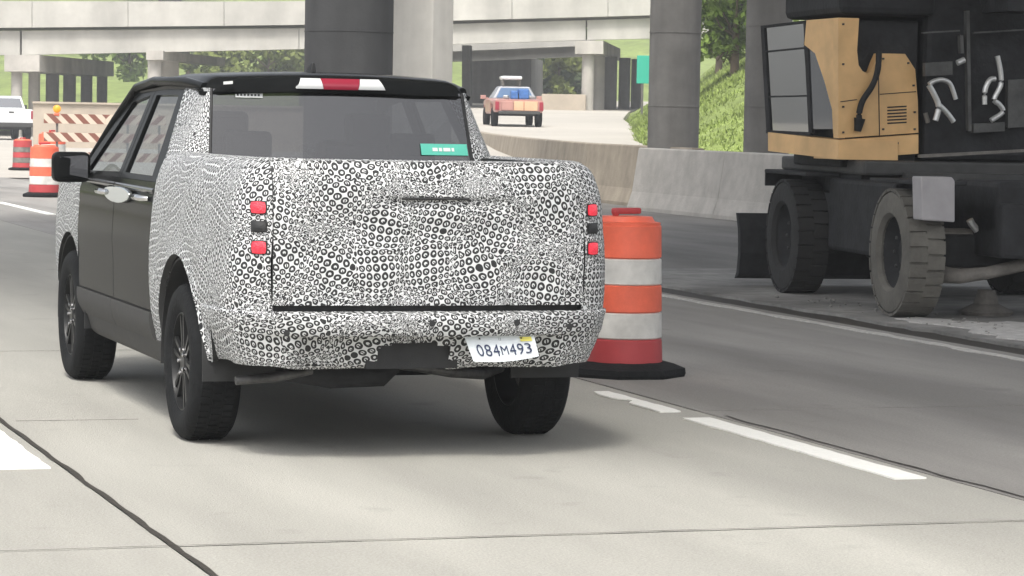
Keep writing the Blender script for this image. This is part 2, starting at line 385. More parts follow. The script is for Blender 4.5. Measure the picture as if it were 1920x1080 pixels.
# the carriageway: dark base sheet, concrete slabs on top with open joints
road = MB(); road.add([(-9, -15, -.03), (17.0, -15, -.03), (17.0, 62, -.03), (-9, 62, -.03)], [(0, 1, 2, 3)])
road = tag(road.build('road', 'joint'), kind='structure')
XE = [-8.77, -5.17, -1.57, 2.03, 5.66, 9.25]; Y0, DY = 9.8, 4.08
for ci in range(len(XE)-1):
    for ri in range(-4, 13):
        x0, x1 = XE[ci]+.007, XE[ci+1]-.007; y0 = Y0+ri*DY+.004; y1 = Y0+(ri+1)*DY-.004
        if ci == 3: x0 += .004
        dz = random.uniform(-.002, .002)
        b = MB(); b.box(((x0+x1)/2, (y0+y1)/2, -.015+dz), (x1-x0, y1-y0, .03))
        b.build('slab', 'concrete_dark' if ci >= 4 else 'concrete_slab', road)
# far carriageway beyond the slabs
fr_ = MB(); fr_.add([(-9, 62.8, -.006), (30, 62.8, -.006), (52, 190, -.006), (-9, 190, -.006)], [(0, 1, 2, 3)])
tag(fr_.build('far_road', 'ramp'), kind='structure')
# closed lanes on the right
cl = MB(); cl.grid(lambda x, y: (x, y, -.008), lin(9.27, 20, 6), lin(-15, 62, 30))
tag(cl.build('closed_lane', 'asphalt'), kind='structure')

def ribbon(name, pts, width, material, z, jit=0, parent=None, wj=.5):
    b = MB(); vs = []
    for i, (x, y) in enumerate(pts):
        j = nz(x*3, y*2.3, 5)*jit; ww = width*(1+wj*nz(x*9, y*6, 2))
        if i in (0, len(pts)-1): ww *= .4
        vs.append(((x+j-ww/2), y, z)); vs.append((x+j+ww/2, y, z))
    b.add(vs, [(2*i, 2*i+1, 2*i+3, 2*i+2) for i in range(len(pts)-1)])
    return b.build(name, material, parent)
sealP = [(2.035, y) for y in lin(5, 22, 140)]
ribbon('joint_seal', sealP, .025, 'seal', .0045, .012, road)
ribbon('joint_seal', [(5.70, y) for y in lin(10.2, 13.6, 40)], .016, 'seal', .0045, .03, road)
def xribbon(y, x0, x1, width, n=60):
    b = MB(); vs = []
    for x in lin(x0, x1, n):
        ww = width*(.6+.9*abs(nz(x*5, y, 3))); j = nz(x*2, y, 8)*.015
        vs += [(x, y+j-ww/2, .0045), (x, y+j+ww/2, .0045)]
    b.add(vs, [(2*i, 2*i+1, 2*i+3, 2*i+2) for i in range(n-1)])
    return b.build('joint_seal', 'seal', road)
xribbon(9.8, -1, 9.2, .010, 120); xribbon(13.88, 2.1, 2.7, .022)

def marking(name, poly, material='paint', z=.008):
    b = MB(); b.prism([(p[0], p[1], .0005) for p in poly], (0, 0, z-.0005)); o = b.build(name, material, road)
    return o
def ragged(x0, x1, y0, y1, n=26, jit=.012, bite=0):
    L_ = []; R_ = []
    for i in range(n):
        y = lerp(y0, y1, i/(n-1))
        L_.append((x0+jit*nz(y*7, 1.3)+bite*max(0, nz(y*4.2, 9.1)), y)); R_.append((x1+jit*nz(y*7, 4.7), y))
    return R_+L_[::-1]
marking('lane_dash', ragged(5.425, 5.575, 11.05, 13.5))
marking('lane_dash', ragged(5.43, 5.545, 13.82, 14.9, 20, .015, .12))
marking('lane_dash', ragged(1.72, 1.965, 12.03, 13.9))
marking('lane_dash', [(6.62, 41), (6.76, 41), (6.76, 46.2), (6.62, 46.2)])
marking('edge_line', ragged(9.0, 9.09, 8, 24.6, 80, .05), 'paint_worn')
marking('lane_dash', ragged(8.0, 8.06, 13.0, 14.2, 14, .03), 'paint_worn')

# concrete pad with broken edge below the machine
pb = MB(); edge = [(9.52+.10*nz(y*1.1, 3)+.05*nz(y*5, 7), y) for y in lin(8, 27, 90)]
poly = [(x, y, -.02) for x, y in edge]+[(15.4, 27, -.02), (15.4, 8, -.02)]
pb.prism(poly, (0, 0, .040)); pad = tag(pb.build('pavement', 'concrete_pad'), kind='structure')
gt = MB(); vs = []
for x, y in edge: vs += [(x-.34+.06*nz(y*2, 11), y, -.003), (x+.02, y, -.003)]
gt.add(vs, [(2*i, 2*i+1, 2*i+3, 2*i+2) for i in range(len(edge)-1)])
tag(gt.build('gutter', 'seal'), kind='structure')

rd = random.Random(11)
for cx_, cy_, ra, rb_ in ((10.15, 18.3, .42, 1.3), (10.05, 17.2, .30, .8), (10.7, 18.9, .5, .7), (9.95, 19.6, .18, .5)):
    b = MB(); n_ = 40; b.prism([(cx_+ra*math.cos(2*math.pi*i/n_)*(1+.5*nz(i*.7, cx_*9)), cy_+rb_*math.sin(2*math.pi*i/n_)*(1+.5*nz(i*.6, cy_*7, 3)), .012) for i in range(n_)], (0, 0, .014+.002*rd.random())); b.build('dust_patch', 'dust', pad)
b = MB()
for i in range(90):
    x, y, r_ = rd.gauss(10.1, .28), rd.uniform(16.4, 22.5), rd.uniform(.005, .014)
    if x < 9.75: continue
    b.box((x, y, .02+r_*.4), (r_*2, r_*1.6, r_*1.2), rz=rd.random()*3, rx=rd.random(), ry=rd.random())
rbl = b.build('rubble', 'concrete_pad', pad); rbl['kind'] = 'stuff'

# ---------------- ramp road on its low embankment, with the far curve
def ramp_z(Z): return interp([(50, .35), (75, .72), (104, 1.17), (150, 1.92), (190, 2.5), (260, 3.5)], Z)
def rampP(t, Z):
    uL = interp([(50, 980), (75, 870), (104, 780), (150, 700), (260, 640)], Z); uR = interp([(50, 1420), (75, 1290), (90, 1235), (104, 1190), (125, 1168), (150, 1180), (190, 1230), (260, 1300)], Z)
    p = at(lerp(uL, uR, t), 219, Z); return (p.x, p.y, ramp_z(Z))
rb = MB(); Zs = lin(60, 260, 60)
rb.grid(lambda Z, t: rampP(t, Z), Zs, lin(0, 1, 9))
for t in (0, 1):
    rb.grid(lambda Z, k, t=t: (rampP(t, Z)[0], rampP(t, Z)[1], lerp(rampP(t, Z)[2], -.11, k)), Zs, [0, 1])
tag(rb.build('ramp_road', 'ramp', smooth=40), kind='structure')

# ---------------- barriers
def barrier(name, pts, material, label, H=1.07, wb=.6, wt=.22, seglen=None):
    prof = [(-wb/2, 0), (-wb/2, .08), (-wb*.36, .33), (-wt/2, H-.02), (-wt/2+.02, H), (wt/2-.02, H), (wt/2, H-.02), (wb*.36, .33), (wb/2, .08), (wb/2, 0)]
    root = empty(name, (pts[0][0], pts[0][1], 0)); tag(root, label, 'barrier')
    for i in range(len(pts)-1):
        a = Vector((*pts[i], 0)); c = Vector((*pts[i+1], 0)); d = (c-a).normalized(); nrm = Vector((d.y, -d.x, 0))
        b = MB(); A = a+d*.006-a*0-Vector((pts[0][0], pts[0][1], 0)); C_ = c-d*.006-Vector((pts[0][0], pts[0][1], 0))
        ring0 = [A+nrm*x+Vector((0, 0, z-.03)) for x, z in prof]; ring1 = [C_+nrm*x+Vector((0, 0, z-.03)) for x, z in prof]
        k = len(prof)
        b.add(ring0+ring1, [(q, (q+1) % k, k+(q+1) % k, k+q) for q in range(k)]+[tuple(range(k))[::-1], tuple(range(k, 2*k))])
        b.build('barrier_segment', material, root, bevel=0)
    return root
bl = [(17.45, y) for y in (45.4, 41.6, 37.6, 33.6, 29.6, 25.6, 21.6, 17.6)]
barrier('concrete_barrier', bl, 'barrier', 'pale grey concrete barrier below the round column beside the yellow machine')
bb = [(17.85, 44.0), (18.4, 50.5), (19.5, 56), (20.9, 62), (22.5, 68.5), (24.4, 75.5), (26.8, 84)]
barrier('concrete_barrier', bb, 'barrier_shaded', 'brown shaded concrete barrier curving along the ramp behind the wrapped pickup', H=1.09)
# pebble marks / anchor plate on pale barrier
# ---------------- retaining wall at left
wl = MB(); a = at(62, 204, 112); b_ = at(640, 214, 112)
wl.hexa([(a.x, a.y, -.1), (b_.x, b_.y, -.1), (b_.x+.2, b_.y+.5, -.1), (a.x+.2, a.y+.5, -.1), (a.x, a.y, 1.70), (b_.x, b_.y, 1.70), (b_.x+.2, b_.y+.5, 1.70), (a.x+.2, a.y+.5, 1.70)])
wl.hexa([(a.x-.05, a.y-.1, 1.705), (b_.x-.05, b_.y-.1, 1.705), (b_.x+.25, b_.y+.6, 1.705), (a.x+.25, a.y+.6, 1.705), (a.x-.05, a.y-.1, 1.78), (b_.x-.05, b_.y-.1, 1.78), (b_.x+.25, b_.y+.6, 1.78), (a.x+.25, a.y+.6, 1.78)])
tag(wl.build('retaining_wall', 'wall_beige'), 'long low beige concrete wall behind the striped barricade', 'wall')
wl2 = MB(); a = at(1015, 205, 150); b_ = at(1098, 207, 150)
wl2.hexa([(a.x, a.y, 1), (b_.x, b_.y, 1), (b_.x+.2, b_.y+.5, 1), (a.x+.2, a.y+.5, 1), (a.x, a.y, 2.75), (b_.x, b_.y, 2.75), (b_.x+.2, b_.y+.5, 2.75), (a.x+.2, a.y+.5, 2.75)])
tag(wl2.build('retaining_wall', 'wall_beige', bevel=.03), 'short beige concrete wall by the ramp under the lower bridge', 'wall')

# ---------------- the viaduct overhead (deck out of frame, columns in view)
via = empty('viaduct', (18, 45, 0)); tag(via, 'overhead concrete viaduct standing on round and square columns', 'viaduct')
o_ = Vector((18, 45, 0))
dk = MB(); DP = [(3.7, -.6), (1.1, 3.8), (-1.0, 14.4), (-3, 26), (-2, 31), (9, 34.5), (19, 42), (20, -.6)]
dk.prism([(x-18, y-45, 14.0) for x, y in DP], (0, 0, 1.2)); dk.build('deck', 'bridge_mid', via)
def rcol(u, Z, wpx, material, ztop=13.98):
    p = at(u, 219, Z); r_ = wpx*Z/F/2
    b = MB(); b.lathe([(r_*1.0, -.1), (r_, ztop)], 40, c=(p.x-18, p.y-45, 0)); o2 = b.build('column', material, via, smooth=40)
    for zj in (1.75, 3.0):
        b = MB(); b.lathe([(r_-.01, zj-.012), (r_+.008, zj-.008), (r_+.008, zj+.008), (r_-.01, zj+.012)], 40, c=(p.x-18, p.y-45, 0), close=True); b.build('form_joint', material, o2, smooth=40)
    return o2
rcol(1263, 48.9, 96, 'pier_dark'); 
rcol(1438, 44.6, 86, 'pier_dark')
rcol(652, 52, 166, 'pier_shaded', 11.0)
# square pale column beside the dark one
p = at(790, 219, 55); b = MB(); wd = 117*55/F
b.box((p.x-18, p.y-45, 5.45), (wd*.80, wd*.58, 11.1), rz=R(-52)); b.build('column', 'pier_lit', via, bevel=.03)

cb = MB(); pa = at(600, 219, 52); pb_ = at(850, 219, 55); cc = (pa+pb_)/2
cb.box((cc.x-18, cc.y-45, 11.6), (5.5, 1.6, 1.2), rz=-YAW); cb.build('pier_cap', 'bridge_mid', via, bevel=.05)

# ---------------- the far bridge
BZ = 150
br = empty('road_bridge', at(560, 219, BZ)*1.0); br.location.z = 0
tag(br, 'pale concrete road bridge with tall parapet crossing behind the big columns', 'bridge')
bo = Vector(br.location)
DEP = Vector((.45, .89, 0))*18     # width of the bridge, away from the camera
def bar(name, material, uv0, uv1, Z=BZ, depth=18.0, parent=br, orig=bo, zoff=0, toff=0):
    """uv = (u, vtop, vbottom) at both ends"""
    b = MB(); dd = Vector((.40, .917, 0))*depth
    A = at(uv0[0], uv0[1], Z+toff)-orig; B = at(uv0[0], uv0[2], Z+toff)-orig; C_ = at(uv1[0], uv1[1], Z+toff)-orig; D = at(uv1[0], uv1[2], Z+toff)-orig
    b.hexa([B, D, D+dd, B+dd, A, C_, C_+dd, A+dd]); return b.build(name, material, parent)
def segs(lst):
    return lst
# parapet panels, deck edge, girders
PU = [-2600, -2200, -1800, -1400, -1000, -700, -480, -300, -120, 60, 240, 420, 600, 780, 960, 1140, 1330, 1500]
def vpar(u): return (interp([(-120, 2), (560, 3), (1500, -22)], u), interp([(-120, 53), (560, 47), (860, 38), (1210, 29), (1500, 20)], u))
for i in range(len(PU)-1):
    u0, u1 = PU[i]+.5, PU[i+1]-.5
    bar('parapet_panel', 'bridge_pale', (u0, *vpar(u0)), (u1, *vpar(u1)), depth=.5, toff=-.2)
def vdk(u): return (vpar(u)[1]-.2, vpar(u)[1]+6)
bar('deck', 'bridge_mid', (-2600, *vdk(-2600)), (1500, *vdk(1500)), depth=19)
def vgir(u): return (vdk(u)[1], interp([(-120, 108), (40, 103), (560, 92), (860, 82), (1100, 75), (1210, 72), (1500, 66)], u))
for k in range(4):
    for u0, u1 in ((-2600, 37), (41, 560), (561, 1098), (1101, 1500)):
        bar('girder', 'bridge_pale' if k == 0 else 'bridge_mid', (u0, *vgir(u0)), (u1, *vgir(u1)), Z=BZ+.25+k*4.6, depth=.7)
def bent(u0, capL, capR, vt, vb, cols, material='bridge_mid', vbot=215, zstep=3.4, dark='pier_dark'):
    c = bar('pier_cap', material, (capL, vt, vb), (capR, vt, vb), Z=BZ-.1, depth=17)
    for i, (u, wpx) in enumerate(cols):
        Z = BZ+.8+i*zstep; pt = at(u, 200, Z)-bo; r_ = wpx*Z/F/2; top = at(u, vb, BZ).z+.02
        b = MB(); b.lathe([(r_, -.1), (r_, top)], 20, c=(pt.x, pt.y, 0)); b.build('pier_column', material if i < 2 else dark, br, smooth=40)  # rear columns take the darker tone to paint shade below the deck
bent(30, 8, 74, 103, 134, [(31, 21), (64, 22), (98, 25), (130, 24), (162, 22), (191, 20)])
bent(300, 274, 306, 95, 112, [(289, 26), (318, 34)])
bent(1100, 1078, 1131, 76, 101, [(1101, 23), (1122, 22), (1144, 24), (1170, 22), (1194, 24)])
# lower ramp bridge behind
lb = empty('ramp_bridge', at(980, 219, 172)); lb.location.z = 0; lo = Vector(lb.location)
tag(lb, 'lower pale ramp bridge ending on a dark abutment behind the red pickup', 'bridge')
bar('girder', 'bridge_pale', (780, 99, 118), (1092, 86, 106), Z=172, depth=1.0, parent=lb, orig=lo)
bar('deck', 'bridge_pale', (780, 82, 99.2), (1092, 70, 86.2), Z=171.4, depth=9, parent=lb, orig=lo)
bar('girder', 'bridge_mid', (780, 99, 118), (1092, 86, 106), Z=177, depth=1.0, parent=lb, orig=lo)
bar('abutment', 'pier_dark', (884, 113, 235), (996, 108, 235), Z=178, depth=9, parent=lb, orig=lo)
bar('pier_column', 'pier_dark', (866, 85, 235), (881, 85, 235), Z=160, depth=1.2, parent=lb, orig=lo)

# ---------------- hills and grass banks (heightfields)
def field(name, u0, u1, Z0, Z1, fn, material, nu=40, nz_=30):
    b = MB()
    def P(u, Z):
        p = at(u, 219, Z); return (p.x, p.y, fn(u, Z)+.25*nz(p.x*.15, p.y*.15)+.08*nz(p.x*.8, p.y*.8))
    b.grid(P, lin(u0, u1, nu), lin(Z0, Z1, nz_)); return tag(b.build(name, material, smooth=60), kind='structure')
field('hill', -3200, 2600, 196, 420, lambda u, Z: interp([(196, -.5), (215, 3.0), (260, 8.5), (330, 16), (420, 24)], Z), 'grass', 90, 40)
field('grass_bank', 1150, 2100, 62, 150, lambda u, Z: (sstep(1150, 1250, u)*1.2+sstep(1240, 1420, u)*1.7)*sstep(60, 92, Z)+interp([(62, -.1), (80, .3), (100, .72), (125, 1.1), (150, 1.5)], Z)+sstep(100, 150, Z)*1.0*sstep(1230, 1400, u), 'grass', 50, 40)
field('grass_bank', -300, 560, 160, 200, lambda u, Z: interp([(160, .2), (200, 3.4)], Z), 'grass', 30, 14)

def bank_z(u, Z): return (sstep(1150, 1250, u)*1.2+sstep(1240, 1420, u)*1.7)*sstep(60, 92, Z)+interp([(62, -.1), (80, .3), (100, .72), (125, 1.1), (150, 1.5)], Z)+sstep(100, 150, Z)*1.0*sstep(1230, 1400, u)
gv = []; gf = []; rg = random.Random(5)
for i in range(26000):
    u = rg.uniform(1170, 1440); Z = rg.uniform(66, 135); p = at(u, 219, Z); z = bank_z(u, Z)+.25*nz(p.x*.15, p.y*.15)+.08*nz(p.x*.8, p.y*.8)-.03
    a = rg.uniform(0, 6.28); hh = rg.uniform(.05, .16)*(1+.8*max(0, nz(p.x*.5, p.y*.5))); ww = rg.uniform(.02, .05); dx, dy = math.cos(a)*ww, math.sin(a)*ww; lx, ly = rg.uniform(-.1, .1), rg.uniform(-.1, .1)
    k = len(gv); gv += [(p.x-dx, p.y-dy, z), (p.x+dx, p.y+dy, z), (p.x+lx, p.y+ly, z+hh)]; gf.append((k, k+1, k+2))
b = MB(); b.add(gv, gf); tag(b.build('grass_blades', 'grass'), 'long green grass growing on the bank beside the ramp', 'grass', kind='stuff')

# ================================================================== TREES
def tree(name, base, h, rx, rz, material, label, n=2600, leaf=.16, group=None, clumps=26, seed=1, trunk_r=.16, low=.25):
    rnd = np.random.RandomState(seed)
    root = empty(name, base); tag(root, label, 'tree', group)
    tb = MB(); lean = (rnd.rand()-.5)*.6
    tb.tube([(0, 0, -.3), (lean*.3, 0, h*.25), (lean*.7, .1, h*.5), (lean, 0, h*.8)], [trunk_r, trunk_r*.8, trunk_r*.55, trunk_r*.2], 8)
    cs = []
    for i in range(clumps):
        a = rnd.rand()*6.283; q = rnd.rand()**.6; zz = low+(1-low)*rnd.rand()
        ww = math.sin(math.pi*min(1, max(.06, (zz-low*.6)/(1.06-low*.6))))**.6
        cs.append((rx*q*ww*math.cos(a), rx*q*ww*math.sin(a), h*zz))
        if i % 3 == 0: tb.tube([(lean*.5, 0, h*min(.7, max(.2, zz-.25))), (cs[-1][0]*.6, cs[-1][1]*.6, h*(zz-.08)), cs[-1]], [trunk_r*.35, trunk_r*.2, .01], 5)
    tb.build('trunk', 'bark', root, smooth=60)
    cs = np.array(cs); idx = rnd.randint(0, clumps, n); rad = rx*.30*(.6+.8*rnd.rand(clumps))[idx]
    d = rnd.normal(size=(n, 3)); d /= np.linalg.norm(d, axis=1)[:, None]
    pos = cs[idx]+d*(rad*rnd.rand(n)**.4)[:, None]*np.array([1, 1, .75])
    a = rnd.normal(size=(n, 3)); a /= np.linalg.norm(a, axis=1)[:, None]; b = np.cross(a, rnd.normal(size=(n, 3))); b /= np.linalg.norm(b, axis=1)[:, None]
    s_ = leaf*(.6+.8*rnd.rand(n))[:, None]
    v = np.stack([pos-a*s_, pos-b*s_*.55, pos+a*s_, pos+b*s_*.55], 1).reshape(-1, 3)
    me = bpy.data.meshes.new('crown'); me.from_pydata(v.tolist(), [], np.arange(4*n).reshape(-1, 4).tolist())
    me.materials.append(M[material]); c = bpy.data.objects.new('crown', me); COL.objects.link(c); c.parent = root
    return root
def tat(u, Z, z): p = at(u, 219, Z); return (p.x, p.y, z)
tree('leafy_tree', tat(1375, 88, 2.6), 7.5, 2.4, 4, 'leaf_a', 'bright green leafy tree hanging over the grass bank between two columns', 9000, .12, clumps=46, seed=3, low=.12)
tree('leafy_tree', tat(1345, 118, 3.6), 9, 3.2, 4, 'leaf_c', 'dull green tree further up the grass bank behind the bright leafy one', 6000, .16, clumps=40, seed=4, low=.1)
k_ = 0
for u, Z, z, h, rx, mt in [(355, 205, 1.5, 6.0, 2.6, 'leaf_c'), (425, 200, 1.6, 5.0, 3.0, 'leaf_b'), (500, 203, 1.7, 5.4, 3.4, 'leaf_b'), (548, 207, 1.8, 5.8, 3.0, 'leaf_a'),
                           (240, 215, 3.5, 6, 3, 'leaf_a'), (1015, 192, 2.0, 5.0, 2.0, 'leaf_c'), (1050, 190, 2.0, 4.8, 2.2, 'leaf_b'), (1085, 195, 2.0, 5.0, 2.2, 'leaf_c')]:
    k_ += 1
    lab = ['', 'dull green bushy tree beside the pale pier under the long road bridge', 'low yellow green bushy tree on the slope above the dark pickup roof', 'wide yellow green bushy tree above the brake light of the wrapped pickup', 'fresh green bushy tree close beside the dark round column', 'fresh green bushy tree on the slope between the two bridge piers', 'dull green bushy tree right behind the red pickup roof box', 'yellow green bushy tree over the short beige wall', 'dull green bushy tree touching the bridge pier cap by the ramp'][k_]
    lab_ = {'leaf_c': 'dull green bushy tree', 'leaf_b': 'yellow green bushy tree', 'leaf_a': 'fresh green bushy tree'}[mt]+(' seen through the gap under the lower ramp bridge' if u > 900 else ' on the slope seen under the long road bridge')
    tree('bushy_tree', tat(u, Z, z), h, rx, 3, mt, lab, 2200, .26, group='bushy trees seen under the bridges', clumps=24, seed=10+k_, low=.08)
for i, u in enumerate((-260, -60, 120, 300, 470, 640)):
    tree('hill_tree', tat(u, 300+15*(i % 3), 12), 12, 5.0, 5, ('leaf_a', 'leaf_c')[i % 2], 'tree on the far hill standing behind the bridge parapet', 1600, .5, group='trees on the far hill', clumps=20, seed=30+i, trunk_r=.3, low=.1)

# ================================================================== TRUCK
TX, TY = 3.628, 13.04
tr = empty('pickup_truck', (TX, TY, 0)); tag(tr, 'pickup truck in white wrap with black rings and plain black doors', 'pickup truck')
WT = [(.36, .855), (.42, .872), (.55, .900), (.70, .912), (.85, .913), (1.0, .903), (1.10, .893), (1.18, .880), (1.25, .858), (1.29, .838), (1.315, .805)]
RT_ = [(.36, -.98), (.66, -1.015), (.72, -1.02), (.95, -1.03), (1.18, -1.02), (1.26, -1.012), (1.315, -.988)]
RC = .23; YD = .70
def Wz(z): return interp(WT, z)
def plan(s, z, extra=0):
    """s metres from the left door edge round the rear to the middle of the tail; mirrored for s beyond the middle"""
    Wd = Wz(z)-.034*sstep(.9, 1.7, s); yr = interp(RT_, z)
    yc = yr+RC
    L1 = YD-yc; L2 = RC*math.pi/2
    xc = -(Wd-RC)
    if s <= L1: x, y, nx, ny = -Wd, YD-s, -1, 0
    elif s <= L1+L2:
        a = (s-L1)/RC; x = xc-RC*math.cos(a); y = yc-RC*math.sin(a); nx, ny = -math.cos(a), -math.sin(a)
    else:
        x = xc+(s-L1-L2); y = yr; nx, ny = 0, -1
    y -= .03*max(0, 1-(x/.75)**2)*(1 if y < yc else 0)
    return x, y, nx, ny
S_MID = 1.485+RC*math.pi/2+.66     # about the tail centre
def lump(s, z): return .006*nz(s*6, z*6, 1)+.003*nz(s*14, z*14, 4)
# --- bedsides
ARC = (0, .37, .485, .50)   # wheel arch centre y, z, half width, height
def arch_z(y, cy, hw=.485, hh=.50, zc=.36, base=.40):
    t = (y-cy)/hw
    if abs(t) >= 1: return base
    return max(base, zc+hh*math.sqrt(1-t*t))
def find_s(xq, z=1.0):
    lo_, hi_ = 1.4, 3.0
    for _ in range(40):
        m_ = (lo_+hi_)/2
        if plan(m_, z)[0] < xq: lo_ = m_
        else: hi_ = m_
    return lo_
def zlist(n, lo, hi=1.315):
    # denser near the rounded top edge
    return [lo+(hi-lo)*(1-(1-i/(n-1))**1.35) for i in range(n)]
TG = .712   # tailgate half width
for sgn in (1, -1):
    sE = find_s(-TG-.001)
    ss = sorted(set([round(x, 4) for x in lin(0, sE, 76)]+[round(YD+.485*math.cos(a), 4) for a in lin(0, math.pi, 33)]))
    b = MB()
    def P(s, t, sgn=sgn):
        y0 = YD-s; zb = arch_z(y0, 0) if y0 > -.6 else .40
        if y0 <= -.5: zb = lerp(.40, .64, sstep(-.5, -.62, y0))   # the bumper takes over below
        z = zb+(1.315-zb)*(1-(1-t)**1.35)
        x, y, nx, ny = plan(s, z); d = lump(s*sgn+3, z)*sstep(0, .25, s)
        # flared lip round the arch
        if y0 > -.6: d += .014*math.exp(-((z-zb)/.035)**2)*(1 if abs(y0) < .485 else 0)
        return ((x+nx*d)*sgn, y+ny*d, z)
    def UVf(s, t, sgn=sgn):
        p_ = P(s, t); return ((s if sgn > 0 else 6.5-s), p_[2])
    b.grid(P, ss, lin(0, 1, 30), UVf)
    b.build('bedside', 'wrap', tr, smooth=50, solid=.03)
    # top rail lid
    rl = MB(); rl.grid(lambda s, t, sgn=sgn: ((plan(s, 1.315)[0]-plan(s, 1.315)[2]*.09*t)*sgn, plan(s, 1.315)[1]-plan(s, 1.315)[3]*.09*t, 1.315+.012*math.sin(math.pi*min(1, t*1.3))), lin(.12, sE, 40), lin(0, 1, 6), lambda s, t: (s, 1.315+.09*t))
    rl.build('bed_rail', 'wrap', tr, smooth=50, solid=.02)
    # wheel arch liner
    ln_ = MB(); ln_.grid(lambda a, t, sgn=sgn: (sgn*-lerp(.895, .56, t), .475*math.cos(a), .36+.485*math.sin(a)), lin(-.1, math.pi+.1, 26), [0, 1])
    ln_.build('wheel_arch_liner', 'black_plastic', tr, smooth=50, solid=.01)
# --- tailgate
sL = find_s(-TG+.003)
b = MB()
def tailP(k, t):
    # k -1..1
    x = k*(TG-.001); z = lerp(.690, 1.315, 1-(1-t)**1.3)
    s = find_s(-abs(x), z); X_, y, nx, ny = plan(s, z)
    d = lump(x*1.3+8, z)*1.6+.012*math.exp(-((z-1.17)/.10)**2)*sstep(.7, .4, abs(x))-.010*math.exp(-((z-.98)/.09)**2)*sstep(.65, .3, abs(x))+.014*sstep(1.165, 1.16, z)*sstep(.30, .25, abs(x-.06))*(-1)*sstep(1.06, 1.15, z)
    return (x, y-d, z)
b.grid(tailP, lin(-1, 1, 90), lin(0, 1, 46), lambda k, t: (2.1+k*.71, tailP(k, t)[2]))
tg = b.build('tailgate', 'wrap', tr, smooth=60, solid=.06)
b = MB(); b.grid(lambda x, t: (x, tailP(x/TG, 1)[1]+.004+.10*t, 1.3165+.008*math.sin(math.pi*t)), lin(-TG+.001, TG-.001, 40), lin(0, 1, 6), lambda x, t: (2.1+x, 1.315+.09*t)); b.build('tailgate_cap', 'wrap', tr, smooth=60, solid=.02)
# tailgate handle shadow-gap
b = MB(); zz = 1.158
b.tube([(x, tailP(x/TG, .73)[1]-.004+.0*x, zz+.002*nz(x*9, 1)) for x in lin(-.15, .16, 12)], .0065, 6); b.build('handle_slot', 'black_plastic', tg)
# dark gap below the tailgate
b = MB(); b.grid(lambda x, t: (x, plan(find_s(-abs(x), .68), .68)[1]+.03, lerp(.63, .71, t)), lin(-.70, .70, 20), [0, 1]); b.build('tailgate_sill', 'black_plastic', tr, solid=.02)
# seams at both ends of the tailgate
for sgn in (-1,):
    b = MB(); b.tube([(sgn*TG, plan(find_s(-TG, z), z)[1]-.002, z) for z in lin(.70, 1.305, 14)], .0024, 6); b.build('seam', 'black_plastic', tg)
# --- rear bumper
def bumpP(q, t):
    """q: -1..1 along the wrap-around, t 0 bottom..1 shelf"""
    s0 = 1.18
    sg = 1 if q < 0 else -1
    prof = [(0, .41, -.035), (.10, .405, .005), (.2, .425, .030), (.45, .50, .055), (.58, .550, .060), (.60, .556, .088), (.64, .566, .100), (.75, .60, .108), (.88, .638, .108), (.95, .658, .095), (1, .664, -.02)]
    z = interp([(p_[0], p_[1]) for p_ in prof], t); d = interp([(p_[0], p_[2]) for p_ in prof], t)
    sfull = find_s(-1e-4, z); s = sfull-(sfull-s0)*abs(q)
    x, y, nx, ny = plan(s, z)
    rear = sstep(1.62, 2.15, s); d = d*lerp(.12, 1, rear)+lerp(.004, 0, rear)-.03*(1-rear)*(1-t)
    inside = sstep(.62, .52, abs(x)); dd = d
    if z < .556: dd = d-.068*inside
    else: dd = d
    dd += lump(s*sg+5, z)*1.3
    zz_ = z+.012*nz(x*5, y*5, 6)*(1-t)+lerp(.0, .015, sstep(.5, .8, abs(x)))*(1-t)
    return ((x+nx*dd)*(1 if q < 0 else -1), y+ny*dd, zz_)
BQ = lin(-1, 1, 170); BT = sorted(lin(0, 1, 30)+[.575, .585, .615, .62])
b = MB(); b.grid(bumpP, BQ, BT, lambda q, t: (2.1+q*1.25, .40+.34*t), lambda i, j: -.232 < bumpP((BQ[i]+BQ[i+1])/2, .3)[0] < .095 and bumpP((BQ[i]+BQ[i+1])/2, (BT[j]+BT[j+1])/2)[2] < .500+.03*math.cos((bumpP((BQ[i]+BQ[i+1])/2, .3)[0]+.07)*9))
bp_ = b.build('rear_bumper', 'wrap', tr, smooth=50, solid=.02)
# hitch opening
b = MB(); yb = -.985
pts = [(-.28, .408), (.14, .408), (.14, .60), (-.28, .60)]
b.prism([(x, yb, z) for x, z in pts], (0, .05, 0)); hb = b.build('hitch_opening', 'black_plastic', bp_)
# sensor dots
for x, z in ((-.66, .575), (-.03, .62), (.36, .62), (.62, .60)):
    b = MB(); yy = plan(find_s(-abs(x), z), z)[1]-.108*sstep(.78, .55, abs(x))-.010
    b.lathe([(.014, 0), (.013, .006)], 14, 'y', (x, yy, z)); b.build('parking_sensor', 'black_plastic', bp_)
